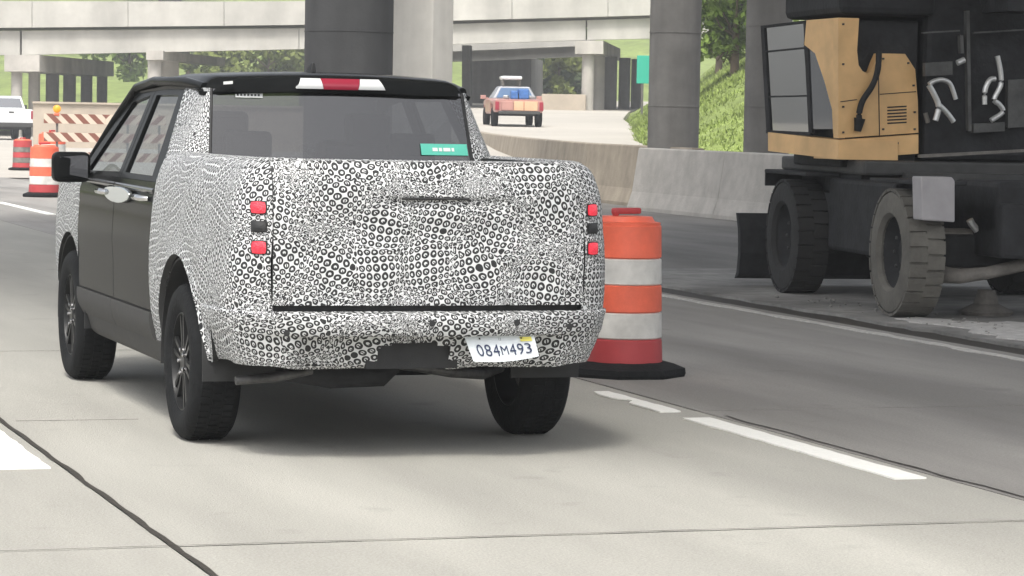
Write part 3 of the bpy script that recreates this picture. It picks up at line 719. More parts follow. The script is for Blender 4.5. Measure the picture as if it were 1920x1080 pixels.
# --- licence plate
pc = [onY(870, 629, TY-1.092), onY(1001, 628, TY-1.092), onY(1011, 668, TY-1.098), onY(888, 678, TY-1.105)]
pc = [p_-Vector((TX, TY, 0)) for p_ in pc]
def plateP(s_, t):
    a = pc[0].lerp(pc[1], s_); c = pc[3].lerp(pc[2], s_); p_ = a.lerp(c, t)
    bow = math.sin(math.pi*s_)
    return Vector((p_.x, p_.y-.012*bow*t, p_.z-.010*bow*t))
pl = empty('license_plate', (0, 0, 0), 0, tr)
b = MB(); b.grid(lambda s_, t: plateP(s_, t), lin(0, 1, 20), lin(0, 1, 8)); b.build('plate_panel', 'plate_white', pl, smooth=60, solid=.003)
def font_mesh(txt, name, parent, material, fn, squash=1.0):
    cu = bpy.data.curves.new(name, 'FONT'); cu.body = txt; cu.size = 1; cu.resolution_u = 3
    to = bpy.data.objects.new(name, cu); COL.objects.link(to)
    dg = bpy.context.evaluated_depsgraph_get(); me = bpy.data.meshes.new_from_object(to.evaluated_get(dg))
    bpy.data.objects.remove(to)
    xs = [v.co.x for v in me.vertices]; ys = [v.co.y for v in me.vertices]; x0, x1, y0, y1 = min(xs), max(xs), min(ys), max(ys)
    for v in me.vertices: v.co = fn((v.co.x-x0)/(x1-x0), (v.co.y-y0)/(y1-y0))
    me.materials.clear(); me.materials.append(M[material]); o = bpy.data.objects.new(name, me); COL.objects.link(o); o.parent = parent
    return o
tx = '084M493'; wch = [.108]*7; x_ = .105
for ch in tx:
    wd_ = .095 if ch != 'M' else .105; hh_ = (.78, .34) if ch != 'M' else (.74, .40)
    font_mesh(ch, 'character', pl, 'plate_blue', lambda a, c, x_=x_, wd_=wd_, hh_=hh_: plateP(x_+wd_*a, lerp(hh_[0], hh_[1], c))+Vector((0, -.0045, 0)))
    x_ += wd_+.022
def patch(name, material, parent, s0, s1, t0, t1, off=.0045):
    b = MB(); b.grid(lambda s_, t: plateP(s_, t)+Vector((0, -off, 0)), lin(s0, s1, 4), lin(t0, t1, 3)); return b.build(name, material, parent)
patch('registration_tag', 'yellow_tag', pl, .78, .95, .07, .26)
patch('plate_mark', 'plate_blue', pl, .47, .475, .08, .2); patch('plate_mark', 'plate_blue', pl, .495, .50, .08, .2)
for s_ in (.2, .80):
    patch('plate_bolt', 'black_plastic', pl, s_-.012, s_+.012, .09, .15, .006)
# --- tail lamps
for sgn in (-1, 1):
    tl = empty('taillight', (0, 0, 0), 0, tr)
    for zc, hh_, mt, nm in ((1.112, .047, 'red_lamp', 'red_lamp'), (1.030, .040, 'black_plastic', 'reverse_lamp'), (.940, .050, 'red_lamp', 'red_lamp')):
        xc = .765 if sgn < 0 else .758
        def lp(a, c, e, xc=xc, zc=zc, hh_=hh_, sgn=sgn):
            x = xc+a*.027; z = zc+c*hh_*.54; s = find_s(-x, z); X_, y, nx, ny = plan(s, z)
            rr_ = .010+e
            return ((X_+nx*rr_)*(1 if sgn < 0 else -1), y+ny*rr_, z)
        b = MB(); b.grid(lambda a, c: lp(a*1.12, c*1.12, -.006), lin(-1, 1, 6), lin(-1, 1, 6)); b.build('lamp_bezel', 'black_plastic', tl, solid=.01)
        b = MB(); b.grid(lambda a, c: lp(a*(1-.12*c*c), c*(1-.10*a*a), .006*(1-a*a)*(1-c*c)), lin(-1, 1, 8), lin(-1, 1, 8)); b.build(nm, mt, tl, smooth=60, solid=.015)
# --- doors
def side(y, z, sgn, d=0): return (sgn*(-Wz(z)-d), y, z)
for sgn in (1, -1):
    for nm, y0, y1 in (('rear_door', .70, 1.715), ('front_door', 1.725, 2.755)):
        b = MB()
        def dP(y, t, sgn=sgn):
            z = lerp(.545, 1.172, t); zb = max(z, arch_z(y, 0)-.0 if abs(y) < .485 else 0)
            crease = .006*math.exp(-((z-1.07)/.03)**2)-.010*math.exp(-((z-.72)/.12)**2)
            return side(y, zb, sgn, crease-.004)
        b.grid(dP, lin(y0, y1, 14), lin(0, 1, 22)); dr = b.build(nm, 'black_paint', tr, smooth=50, solid=.04)
        b = MB(); b.grid(lambda y, t, sgn=sgn: side(y, lerp(.40, .54, t), sgn, .010+.012*math.sin(math.pi*t)), lin(y0, y1, 6), lin(0, 1, 8)); b.build('cladding', 'grey_cladding', dr, smooth=50, solid=.03)
        b = MB(); b.tube([side(yy, 1.132+.004*(yy-1.7), sgn, -.004) for yy in lin(y0+.01, y1-.01, 8)], .016, 8); b.build('shoulder_glint', 'gloss_black', dr, smooth=60)  # gloss strip added to catch a sky highlight along the door shoulder
        # handle
        b = MB(); yh = y0+.20
        b.tube([side(yh-.10, 1.09, sgn, .005), side(yh-.08, 1.092, sgn, .04), side(yh+.08, 1.092, sgn, .04), side(yh+.10, 1.09, sgn, .005)], [.012, .016, .016, .012], 8); b.build('handle', 'chrome' if sgn > 0 else 'black_plastic', dr, smooth=60)
        # upper frame + glass
        XS = lambda z: .868-(z-1.165)*.40 if z < 1.40 else .774-(z-1.40)*.40
        if nm == 'rear_door': outer = [(.70, 1.172), (1.715, 1.172), (1.715, 1.655), (.985, 1.645)]; inner = [(.93, 1.20), (1.64, 1.20), (1.64, 1.60), (1.08, 1.60)]
        else: outer = [(1.725, 1.172), (2.92, 1.150), (2.28, 1.60), (1.725, 1.655)]; inner = [(1.80, 1.20), (2.72, 1.185), (2.20, 1.565), (1.80, 1.60)]
        def U(p_, e=0, sgn=sgn): return (-sgn*(XS(p_[1])+e), p_[0], p_[1])
        fb = MB(); NN = 8
        for i in range(4):
            j = (i+1) % 4
            for k in range(NN):
                o0, o1 = vl(outer[i], outer[j], k/NN), vl(outer[i], outer[j], (k+1)/NN); i0, i1 = vl(inner[i], inner[j], k/NN), vl(inner[i], inner[j], (k+1)/NN)
                fb.add([U(o0), U(o1), U(i1), U(i0)], [(0, 1, 2, 3)])
        fb.build('window_frame', 'black_paint', dr, solid=.025, smooth=30, weld=True)
        gb = MB(); gb.grid(lambda s_, t: U(vl(vl(inner[0], inner[1], s_), vl(inner[3], inner[2], s_), t), -.012), lin(0, 1, 8), lin(0, 1, 8)); gb.build('window_glass', 'glass_side', dr, smooth=60)
    # rocker
    b = MB(); b.grid(lambda y, t, sgn=sgn: (sgn*-interp([(0, .70), (.25, .80), (.5, .845), (1, .875)], t), y, interp([(0, .27), (.25, .275), (.5, .31), (1, .405)], t)), lin(.50, 2.62, 10), lin(0, 1, 10)); b.build('rocker_sill', 'grey_cladding', tr, smooth=50, solid=.03)
    # oval disc on the left front door top
# oval mirror disc at the belt line (left side only)
c0 = onX(220, 360, TX-.915)-Vector((TX, TY, 0))
b = MB(); n_ = 28
vs = [Vector((-.925, c0.y+.36*math.cos(2*math.pi*i/n_), c0.z+.055*math.sin(2*math.pi*i/n_)*(1 if math.sin(2*math.pi*i/n_) < 0 else .55))) for i in range(n_)]
b.prism(vs, (.02, 0, 0)); b.build('oval_disc', 'glass_mirror', tr, bevel=.004)
# --- front fenders, hood, nose
def fplan(s, z):
    Wd = Wz(min(z, 1.12))-.01; L1 = .72; rc = .42; xc = -(Wd-rc); yf = 2.765
    if s <= L1: return (-Wd, yf+s)
    a = (s-L1)/rc
    if a <= math.pi/2: return (xc-rc*math.cos(a), yf+L1+rc*math.sin(a))
    return (xc+(s-L1-rc*math.pi/2), yf+L1+rc)
for sgn in (1, -1):
    b = MB(); ss = sorted(set([round(x, 4) for x in lin(0, 1.90, 46)]+[round(3.076-2.765+.46*math.cos(a), 4) for a in lin(0, math.pi, 25) if 3.076-2.765+.46*math.cos(a) > 0]))
    def P(s, t, sgn=sgn):
        y = fplan(s, .8)[1]; zb = arch_z(y, 3.076, .46, .47) if s < 1.0 else .42
        z = lerp(zb, 1.10, 1-(1-t)**1.2); x, y2 = fplan(s, z)
        return (x*sgn, y2, z)
    b.grid(P, ss, lin(0, 1, 22), lambda s, t, sgn=sgn: (9+s*sgn, P(s, t)[2])); b.build('front_fender', 'wrap', tr, smooth=50, solid=.03)
    ln_ = MB(); ln_.grid(lambda a, t, sgn=sgn: (sgn*-lerp(.885, .56, t), 3.076+.45*math.cos(a), .36+.455*math.sin(a)), lin(-.1, math.pi+.1, 24), [0, 1]); ln_.build('wheel_arch_liner', 'black_plastic', tr, smooth=50, solid=.01)
b = MB(); b.grid(lambda k, t: (k*(Wz(1.1)-.02)*(1-.25*max(0, t-.6)/.4), lerp(2.80, 3.90, t), 1.10+.055*(1-k**2)-.05*t**3), lin(-1, 1, 20), lin(0, 1, 14), lambda k, t: (k, 12+t)); b.build('hood', 'wrap', tr, smooth=50, solid=.02)
# windshield
b = MB(); b.grid(lambda k, t: (k*lerp(.82, .665, t), lerp(3.02, 2.27, t)+.05*(1-k*k), lerp(1.13, 1.645, t)), lin(-1, 1, 12), lin(0, 1, 8)); b.build('windshield', 'glass_side', tr, smooth=60)
# --- C pillars (wrapped)
for sgn in (1, -1):
    b = MB()
    def cp(t, k, sgn=sgn):
        z = lerp(1.17, 1.635, t)
        A = Vector((-(.868-(z-1.165)*.40 if z < 1.40 else .774-(z-1.40)*.40)-.004, lerp(.70, .985, (z-1.172)/.473), z)); B = Vector((-lerp(.680, .640, (z-1.17)/.46), lerp(.45, .60, (z-1.17)/.46), z))
        K_ = Vector((A.x+.005, B.y+.015, z)); C1 = A.lerp(K_, .86); C2 = B.lerp(K_, .80); p_ = A*(1-k)**3+C1*3*k*(1-k)**2+C2*3*k*k*(1-k)+B*k**3
        return (p_.x*sgn, p_.y, p_.z)
    b.grid(cp, lin(0, 1, 18), lin(0, 1, 14), lambda t, k, sgn=sgn: (5+sgn*k*.42, 1.17+t*.5)); b.build('rear_pillar', 'wrap', tr, smooth=60, solid=.02)
# --- rear window
def rw(k, t):
    z = lerp(1.25, 1.632, t); x = k*lerp(.676, .640, (z-1.17)/.46); y = lerp(.45, .60, (z-1.17)/.46)-.012*(1-k*k)+.004
    return (x, y, z)
b = MB(); b.grid(rw, lin(-1, 1, 24), lin(0, 1, 10)); rwo = b.build('rear_window', 'glass_rear', tr, smooth=60)
for sgn in (-1, 1):
    b = MB(); b.tube([Vector(rw(sgn*.992, t))+Vector((0, -.002, 0)) for t in lin(0, 1, 6)], .008, 6); b.build('window_seal', 'black_plastic', rwo)
def wpatch(name, material, k0, k1, t0, t1, par, off=.008):
    b = MB(); b.grid(lambda k, t: Vector(rw(k, t))+Vector((0, -off, .0)), lin(k0, k1, 6), lin(t0, t1, 3)); return b.build(name, material, par)
st = wpatch('green_sticker', 'sticker_green', .60, .965, .20, .345, rwo)
for k0, k1 in ((.69, .73), (.74, .765), (.775, .83), (.84, .86)): wpatch('sticker_print', 'sticker_white', k0, k1, .25, .295, rwo, .0095)
st = wpatch('white_sticker', 'sticker_white', -.81, -.60, .895, .965, rwo)
for i in range(7): wpatch('sticker_print', 'black_plastic', -.80+i*.027, -.785+i*.027, .915, .94, rwo, .0095)
# --- roof
prof = [(.575, 1.628), (.580, 1.645), (.60, 1.672), (.64, 1.700), (.72, 1.718), (.90, 1.728), (1.4, 1.732), (1.9, 1.715), (2.15, 1.688), (2.28, 1.652)]
def roofP(k, i):
    y, z = prof[i]; e = abs(k)
    zz_ = z-.030*e**2-.055*sstep(.86, 1.0, e)*(1 if i > 1 else .2)
    return (k*(.690-.018*(i in (0, 1))), y-.02*(1-k*k)*(1 if i < 4 else 0)+.03*sstep(.8, 1, e)*(1 if i < 3 else 0), max(zz_, 1.618))
b = MB(); b.grid(roofP, lin(-1, 1, 40), list(range(len(prof)))); rf = b.build('roof', 'black_paint', tr, smooth=40, solid=.02)
for sgn in (-1, 1):  # black roof side rails
    b = MB(); b.tube([(sgn*.655, .66, 1.640), (sgn*.686, .95, 1.664), (sgn*.690, 1.7, 1.672), (sgn*.688, 2.2, 1.640), (sgn*.74, 2.55, 1.46), (sgn*.80, 2.80, 1.28), (sgn*.85, 2.98, 1.14)], [.022, .026, .026, .026, .026, .026, .03], 10); b.build('roof_rail', 'black_paint', rf, smooth=60)
bl_ = empty('brake_light', (0, 0, 0), 0, tr)
def bq(name, material, x0, x1, z0, z1, sl0=0, sl1=0):
    b = MB(); b.grid(lambda k, t: (lerp(x0+sl0*t, x1+sl1*t, k), .545+.022*t-.012*math.sin(math.pi*t)+.02*((lerp(x0, x1, k))/.69)**2, lerp(z0, z1, t)), lin(0, 1, 8), lin(0, 1, 8)); return b.build(name, material, bl_, smooth=60, solid=.02)
bq('white_lamp', 'white_lens', -.225, -.09, 1.640, 1.692, .025, -.012); bq('red_lamp', 'red_lens', -.088, .085, 1.638, 1.692, -.012, .012); bq('white_lamp', 'white_lens', .087, .225, 1.640, 1.692, .012, -.03)
b = MB(); b.grid(lambda k, t: (-.585+.045*k, .560, 1.652+.014*t+.004*k), lin(0, 1, 3), lin(0, 1, 3)); b.build('white_tag', 'sticker_white', rf, solid=.006)
b = MB(); b.hexa([(-.055, .95, 1.72), (-.02, .95, 1.72), (-.02, 1.08, 1.72), (-.055, 1.08, 1.72), (-.045, .955, 1.775), (-.03, .955, 1.775), (-.03, .985, 1.775), (-.045, .985, 1.775)]); b.build('antenna_fin', 'black_plastic', tr, bevel=.006)
# --- mirrors
for sgn in (1, -1):
    mi = empty('side_mirror', (0, 0, 0), 0, tr)
    xm = -.980*sgn
    b = MB(); b.box((xm, 2.56, 1.205), (.205, .11, .165), rz=R(8)*sgn); b.build('housing', 'black_paint', mi, bevel=.035, seg=4, smooth=60)
    b = MB(); b.prism([(xm+sgn*(-.07), 2.497, 1.175), (xm+sgn*.085, 2.512, 1.145), (xm+sgn*.085, 2.512, 1.265), (xm+sgn*.06, 2.510, 1.27), (xm+sgn*(-.07), 2.497, 1.26)], (0, .02, 0)); b.build('mirror_glass', 'glass_dark', mi)
    b = MB(); b.tube([(xm+sgn*.09, 2.58, 1.165), (-.86*sgn, 2.62, 1.155), (-.82*sgn, 2.63, 1.155)], .025, 8); b.build('stalk', 'black_plastic', mi, smooth=60)
# --- interior
it = empty('interior', (0, 0, 0), 0, tr)
for x in (-.38, .38):
    b = MB(); b.box((x, 1.75, .78), (.50, .52, .2)); b.box((x, 1.50, 1.08), (.48, .14, .60), rx=R(-10)); b.box((x, 1.43, 1.44), (.24, .09, .17)); b.build('front_seat', 'interior', it, bevel=.03)
b = MB(); b.box((0, .95, .78), (1.3, .5, .2)); b.box((0, .72, 1.05), (1.3, .12, .50)); b.build('rear_seat', 'interior', it, bevel=.03)
for x in (-.42, .42): b = MB(); b.box((x, .74, 1.36), (.24, .08, .14)); b.build('headrest', 'interior', it, bevel=.03)
b = MB(); b.box((0, 2.72, 1.0), (1.5, .5, .25)); b.build('dashboard', 'interior', it, bevel=.04)
b = MB(); b.lathe([(.185+.017*math.cos(a), .017*math.sin(a)) for a in lin(0, 2*math.pi, 9)[:-1]], 28, 'y', close=True); sw = b.build('steering_wheel', 'interior', it, loc=(-.38, 2.28, 1.10)); sw.rotation_euler = (R(-22), 0, 0)
b = MB(); b.box((0, 1.6, .44), (1.62, 3.0, .12)); b.build('floor_pan', 'black_plastic', tr)
b = MB(); b.box((0, -.28, .74), (1.30, 1.30, .05)); b.box((-.66, -.28, 1.0), (.03, 1.3, .5)); b.box((.66, -.28, 1.0), (.03, 1.3, .5)); b.box((0, .40, 1.02), (1.34, .03, .54)); b.build('cargo_bed', 'black_plastic', tr)
# --- underside
b = MB(); b.box((0, -.30, .50), (1.02, 1.30, .16)); b.box((-.50, 1.5, .36), (.08, 2.6, .1)); b.box((.50, 1.5, .36), (.08, 2.6, .1)); b.build('chassis', 'machine_black', tr)
b = MB(); b.tube([(-.66, .02, .36), (-.3, .05, .33), (.3, .05, .33), (.66, .02, .36)], .05, 10); b.build('rear_axle', 'machine_black', tr, smooth=60)
b = MB(); b.tube([(-.80, -.72, .338), (-.62, -.72, .352), (-.45, -.70, .378)], [.020, .024, .018], 8); b.build('exhaust_tip', 'metal_under', tr, smooth=60)
b = MB(); b.tube([(-.55, -.62, .37), (-.35, -.65, .355), (-.12, -.68, .36), (-.05, -.66, .39)], [.05, .065, .06, .03], 10); b.build('muffler', 'machine_black', tr, smooth=60)
b = MB(); b.tube([(-.10, -.65, .40), (.05, -.62, .385), (.25, -.55, .35), (.45, -.4, .325), (.6, -.2, .33)], [.018, .024, .026, .026, .02], 8); b.build('suspension_link', 'metal_under', tr, smooth=60)
# --- wheels
def wheel(parent, cx, cy, sgn, Rr=.362, Wd=.235):
    wh = empty('wheel', (cx, cy, Rr), 0, parent)
    h = Wd/2; tp = [(.225, -h*.80), (.255, -h*.97), (.30, -h), (.335, -h*.95), (.355, -h*.80), (.362, -h*.5), (.362, h*.5), (.355, h*.80), (.335, h*.95), (.30, h), (.255, h*.97), (.225, h*.80)]
    b = MB(); b.lathe(tp, 64, 'x', close=True); b.build('tyre', 'rubber', wh, smooth=40)
    b = MB()
    for k in range(3):
        x0 = (-.055+k*.055)
        for i in range(60):
            a = 2*math.pi*(i+.5*(k % 2))/60
            b.box((x0, .3635*math.cos(a), .3635*math.sin(a)), (.042, .026, .006), rx=a+math.pi/2+(.0))
    b.build('tread', 'rubber', wh)['kind'] = 'stuff'
    rm = empty('rim', (0, 0, 0), 0, wh)
    b = MB(); b.lathe([(.228, -h*.82), (.222, -h*.5), (.215, 0), (.222, h*.82)], 48, 'x'); b.f = [f_ for f_ in b.f if len(f_) == 4]; b.build('rim_barrel', 'rim', rm, smooth=40, solid=.006)
    b = MB(); o_x = sgn*h*.62
    for i in range(6):
        a = 2*math.pi*i/6+.3
        for da in (-.14, .14):
            b.hexa([(o_x+sgn*.01*q, r_*math.cos(a+dd_), r_*math.sin(a+dd_)) for q in (0, 1.6) for r_, dd_ in ((.05, da*2.2-.18), (.05, da*2.2+.18), (.222, da+.05), (.222, da-.05))])
    b.lathe([(.0, o_x+sgn*.022), (.045, o_x+sgn*.022), (.07, o_x+sgn*.010), (.07, o_x-sgn*.02)], 20, 'x')
    b.build('rim_spokes', 'rim', rm)
    for i in range(5):
        a = 2*math.pi*i/5; b = MB(); b.lathe([(.011, o_x+sgn*.01), (.010, o_x+sgn*.03), (0, o_x+sgn*.034)], 8, 'x', (0, .056*math.cos(a), .056*math.sin(a))); b.build('lug_nut', 'chrome', rm)
    b = MB(); b.lathe([(.0, -.02), (.15, -.02), (.15, .0), (0, .0)], 30, 'x'); b.build('brake_disc', 'metal_under', rm)
for cx, cy, sgn in ((-.795, 0, -1), (.795, 0, 1), (-.790, 3.076, -1), (.790, 3.076, 1)): wheel(tr, cx, cy, sgn)

# ================================================================== TRAFFIC DRUMS
def drum(loc, label, bands, scale=1.0, rz=0, base_mat='rubber', slim=1.0):
    t = empty('traffic_drum', loc, rz); tag(t, label, 'traffic drum', 'traffic drums'); t.scale = (scale,)*3
    def rad(z): return interp([(.06, .292), (.14, .285), (.88, .262), (.93, .240)], z)*slim
    zs = [.075, .215, .365, .52, .67, .86]
    b = MB(); b.lathe([(.40*slim**.5, 0), (.41*slim**.5, .02), (.405*slim**.5, .05), (.33*slim**.5, .075), (.29*slim, .085), (0, .085)], 8); b.build('rubber_base', base_mat, t, smooth=25)
    for i in range(5):
        z0, z1 = zs[i], zs[i+1]; ins = .004
        pr_ = [(rad(z0)-.008, z0), (rad(z0)+.002, z0+.008), (rad(z1)+.002, z1-.008), (rad(z1)-.008, z1)]
        b = MB(); b.lathe(pr_, 40); b.build('band', bands[i], t, smooth=30)
    b = MB(); b.lathe([(rad(.86)-.004, .858), (.258*slim, .872), (.215*slim, .878), (.195*slim, .905), (.0, .910)], 40); b.build('lid', 'orange', t, smooth=40)
    b = MB(); b.box((.0, 0, .935), (.20, .04, .035)); b.box((-.08, 0, .92), (.03, .035, .03)); b.build('handle', 'drum_red', t, bevel=.01)
    return t
std = ['drum_red', 'reflect_white', 'orange', 'reflect_white', 'orange']
p = gz(1168, 703); drum((p.x, p.y, 0), 'large orange and white traffic drum standing at the pickup rear corner by the lane dash', std, 1.045, R(20), slim=.76)
p = gz(83, 369); drum((p.x, p.y, 0), 'orange and white traffic drum beside the black side mirror', std, .985, R(10), slim=.93)
p = gz(42, 319); drum((p.x, p.y, 0), 'shaded dark maroon traffic drum near the white pickup truck', ['drum_red', 'dust_metal_shade', 'drum_red', 'dust_metal_shade', 'drum_red'], .84, R(33))  # dark red and grey bands paint this drum as shaded
p = gz(97, 333); drum((p.x, p.y, 0), 'orange traffic drum standing in front of the striped barricade', std, 1.1, R(50))

# ================================================================== BARRICADE
pL = gz(106, 336); bc = empty('barricade', (pL.x, pL.y, 0), math.atan2(-RT.y*0-_s, _c)); tag(bc, 'three rail striped barricade with two amber warning lights', 'barricade')
kk = pL.y/.96/F   # metres per pixel at its distance (approx)
Zb = (pL-CAM).dot(FW); mp = Zb/F
zt = lambda v: CH-(v-204)*mp
for i, (v0, v1) in enumerate(((214, 232), (249, 266), (285, 302))):
    for k, (x0, x1, mt) in enumerate(((-.28, 1.05, 'rail'), (1.05, 2.35, 'rail_b'))):
        b = MB(); b.box(((x1-x0)/2, 0, 0), (x1-x0-.004, .03, (v1-v0)*mp)); b.build('rail', mt, bc, loc=(x0, -.03, zt((v0+v1)/2)))
for x in (0, 1.52, 2.2):
    b = MB(); b.box((x, .01, zt(213)/2), (.045, .045, zt(213))); b.box((x, 0, .03), (.07, 1.2, .055)); b.build('post', 'steel_post', bc)
for x in (0, 1.50):
    wl_ = empty('warning_light', (x, -.02, zt(205)), 0, bc)
    b = MB(); b.lathe([(0, -.05), (.06, -.045), (.085, -.02), (.085, .02), (.06, .045), (0, .05)], 20, 'y'); b.build('lens', 'amber', wl_, smooth=50)
    b = MB(); b.box((0, 0, -.115), (.11, .09, .06)); b.build('battery_case', 'orange', wl_, bevel=.01)

# ================================================================== WHITE PICKUP
def simple_wheel(parent, x, y, r_=.40, wd=.28, mt='rubber'):
    wh = empty('wheel', (x, y, r_), 0, parent)
    b = MB(); b.lathe([(r_*.6, -wd/2), (r_*.94, -wd/2), (r_, -wd*.35), (r_, wd*.35), (r_*.94, wd/2), (r_*.6, wd/2)], 28, 'x', close=True); b.build('tyre', mt, wh, smooth=35)
    b = MB(); b.lathe([(0, -wd*.3), (r_*.61, -wd*.38), (r_*.61, wd*.38), (0, wd*.3)], 24, 'x'); b.build('rim', 'rim', wh, smooth=35)
pw = gz(14, 262); pwz = -.006
wp = empty('white_pickup', (pw.x, pw.y, pwz), 0); tag(wp, 'white pickup truck driving past the maroon traffic drum', 'pickup truck'); wp.scale = (1.06,)*3
def sweep_body(stations):
    """stations: list of (y, halfwidth, zbottom, ztop, round)"""
    b = MB(); k = 10; vs = []
    for y, hw, z0, z1, rr_ in stations:
        pts = [(-hw*.94, z0), (-hw, z0+.08), (-hw, lerp(z0, z1, .55)), (-hw*.985, z1-rr_), (-hw*.93, z1), (hw*.93, z1), (hw*.985, z1-rr_), (hw, lerp(z0, z1, .55)), (hw, z0+.08), (hw*.94, z0)]
        vs += [(x, y, z) for x, z in pts]
    n_ = len(stations)
    fs = [(i*k+j, i*k+(j+1) % k, (i+1)*k+(j+1) % k, (i+1)*k+j) for i in range(n_-1) for j in range(k)]
    fs += [tuple(range(k))[::-1], tuple(range((n_-1)*k, n_*k))]
    return b.add(vs, fs)
b = sweep_body([(-1.1, .97, .62, 1.38, .05), (-.55, 1.0, .62, 1.38, .05), (-.5, 1.0, .95, 1.38, .05), (.45, 1.0, .95, 1.38, .05), (.5, 1.0, .55, 1.38, .05), (3.0, 1.0, .5, 1.36, .05), (3.1, 1.0, .95, 1.32, .05), (4.05, 1.0, .95, 1.28, .05), (4.1, 1.0, .6, 1.28, .05), (4.75, .93, .6, 1.2, .08)]); b.build('body', 'white_paint', wp, smooth=30)
b = MB(); b.hexa([(-.93, .82, 1.375), (.93, .82, 1.375), (.93, 3.2, 1.345), (-.93, 3.2, 1.345), (-.74, 1.0, 1.96), (.74, 1.0, 1.96), (.74, 2.35, 1.96), (-.74, 2.35, 1.96)]); b.build('cab', 'white_paint', wp, bevel=.05)
b = MB(); b.hexa([(-.80, .83, 1.44), (.80, .83, 1.44), (.80, .90, 1.44), (-.80, .90, 1.44), (-.68, .925, 1.86), (.68, .925, 1.86), (.68, 1.02, 1.86), (-.68, 1.02, 1.86)]); b.build('rear_window', 'glass_dark', wp)
for sgn in (-1, 1):
    b = MB(); b.hexa([(sgn*.86, 1.1, 1.45), (sgn*.93, 1.1, 1.45), (sgn*.93, 2.9, 1.43), (sgn*.86, 2.9, 1.43), (sgn*.74, 1.2, 1.87), (sgn*.80, 1.2, 1.87), (sgn*.80, 2.35, 1.87), (sgn*.74, 2.35, 1.87)]); b.build('side_window', 'glass_dark', wp)
    b = MB(); b.box((sgn*.93, -1.10, 1.13), (.13, .06, .36)); b.build('taillight', 'red_lens', wp, bevel=.01)
    b = MB(); b.box((sgn*1.17, 2.75, 1.45), (.20, .12, .24)); b.box((sgn*1.02, 2.75, 1.40), (.16, .05, .05)); b.build('side_mirror', 'black_plastic', wp, bevel=.015)
    b = MB(); b.box((sgn*.985, .0, .9), (.05, 1.02, .10)); b.build('wheel_arch', 'black_plastic', wp, bevel=.01)
    for y in (0, 3.6): simple_wheel(wp, sgn*.86, y)
b = MB(); b.box((0, -1.17, .68), (1.94, .16, .20)); b.build('rear_bumper', 'grey_cladding', wp, bevel=.03)
b = MB(); b.box((0, 1.2, .55), (1.4, 4.2, .18)); b.build('chassis', 'machine_black', wp)
b = MB(); b.box((0, -1.09, 1.02), (1.62, .04, .60)); tgw = b.build('tailgate', 'white_paint', wp, bevel=.01)
b = MB(); b.box((0, -1.115, 1.24), (.22, .02, .06)); b.build('tailgate_handle', 'black_plastic', tgw)

# ================================================================== RED PICKUP WITH ROOF BOX
Zr = 104; pr0 = at(968, 237, Zr); zr = ramp_z(Zr)+.003
dirv = math.atan2(-(at(1010, 219, 130).x-pr0.x), at(1010, 219, 130).y-pr0.y)
rp = empty('red_pickup', (pr0.x, pr0.y, zr), -YAW+R(6)); tag(rp, 'red pickup with orange tailgate, blue cargo and a white box above its roof', 'pickup truck')
b = sweep_body([(-.9, .88, .52, .96, .04), (-.5, .92, .5, .98, .05), (-.45, .92, .8, .98, .05), (.45, .92, .8, .98, .05), (.5, .92, .45, 1.0, .05), (2.6, .9, .45, 1.02, .05), (2.65, .9, .75, 1.0, .05), (3.5, .88, .75, .98, .05), (3.6, .85, .5, .92, .08), (3.95, .78, .5, .85, .08)]); b.build('body', 'red_paint', rp, smooth=30)
b = MB(); b.hexa([(-.82, .7, .99), (.82, .7, .99), (.80, 2.6, 1.0), (-.80, 2.6, 1.0), (-.56, .85, 1.46), (.56, .85, 1.46), (.56, 1.9, 1.46), (-.56, 1.9, 1.46)]); b.build('cab', 'silver_paint', rp, bevel=.05)
b = MB(); b.hexa([(-.68, .705, 1.04), (.68, .705, 1.04), (.68, .76, 1.04), (-.68, .76, 1.04), (-.50, .80, 1.40), (.50, .80, 1.40), (.50, .88, 1.40), (-.50, .88, 1.40)]); b.build('rear_window', 'blue_glass', rp)
b = MB(); b.box((-.43, -.93, .74), (.42, .05, .34)); b.box((.0, 0, -5), (.001, .001, .001)) if False else None; b.build('tailgate_panel', 'red_paint', rp, bevel=.015)
for x0, x1 in ((-.20, .16), (.18, .66)):
    b = MB(); b.box(((x0+x1)/2, -.93, .74), (x1-x0, .05, .34)); b.build('tailgate_panel', 'orange_paint', rp, bevel=.015)
for x, s_, mt in ((-.12, (.26, .5, .30), 'blue_load'), (.20, (.36, .5, .36), 'blue_load'), (-.42, (.2, .4, .14), 'silver_paint'), (.5, (.25, .4, .14), 'silver_paint'), (.05, (.5, .4, .20), 'machine_black')):
    b = MB(); b.box((x, -.2+.1*x, .99+s_[2]/2), s_, rz=x*.4); b.build('cargo_bundle', mt, rp, bevel=.04)
rk = empty('roof_rack', (0, 0, 0), 0, rp)
b = MB(); b.box((-.1, 1.3, 1.77), (.74, 1.1, .13)); b.build('roof_box', 'white_paint', rk, bevel=.055, seg=3, smooth=50)
for x in (-.4, .2):
    b = MB(); b.box((x, 1.3, 1.58), (.05, .9, .26)); b.build('rack_bar', 'steel_post', rk)
for sgn in (-1, 1):
    b = MB(); b.box((sgn*.80, -.91, .74), (.14, .06, .30)); b.build('taillight', 'red_lens', rp, bevel=.01)
    b = MB(); b.box((sgn*1.04, 2.0, 1.06), (.20, .1, .14)); b.box((sgn*.90, 2.0, 1.02), (.14, .05, .04)); b.build('side_mirror', 'red_paint', rp, bevel=.015)
    for y in (0, 3.05): simple_wheel(rp, sgn*.80, y, .34, .22)
b = MB(); b.box((0, -.95, .50), (1.5, .14, .11)); b.build('rear_bumper', 'machine_grey', rp, bevel=.02)
b = MB(); b.box((0, 1.4, .44), (1.3, 4.0, .12)); b.build('chassis', 'machine_black', rp)

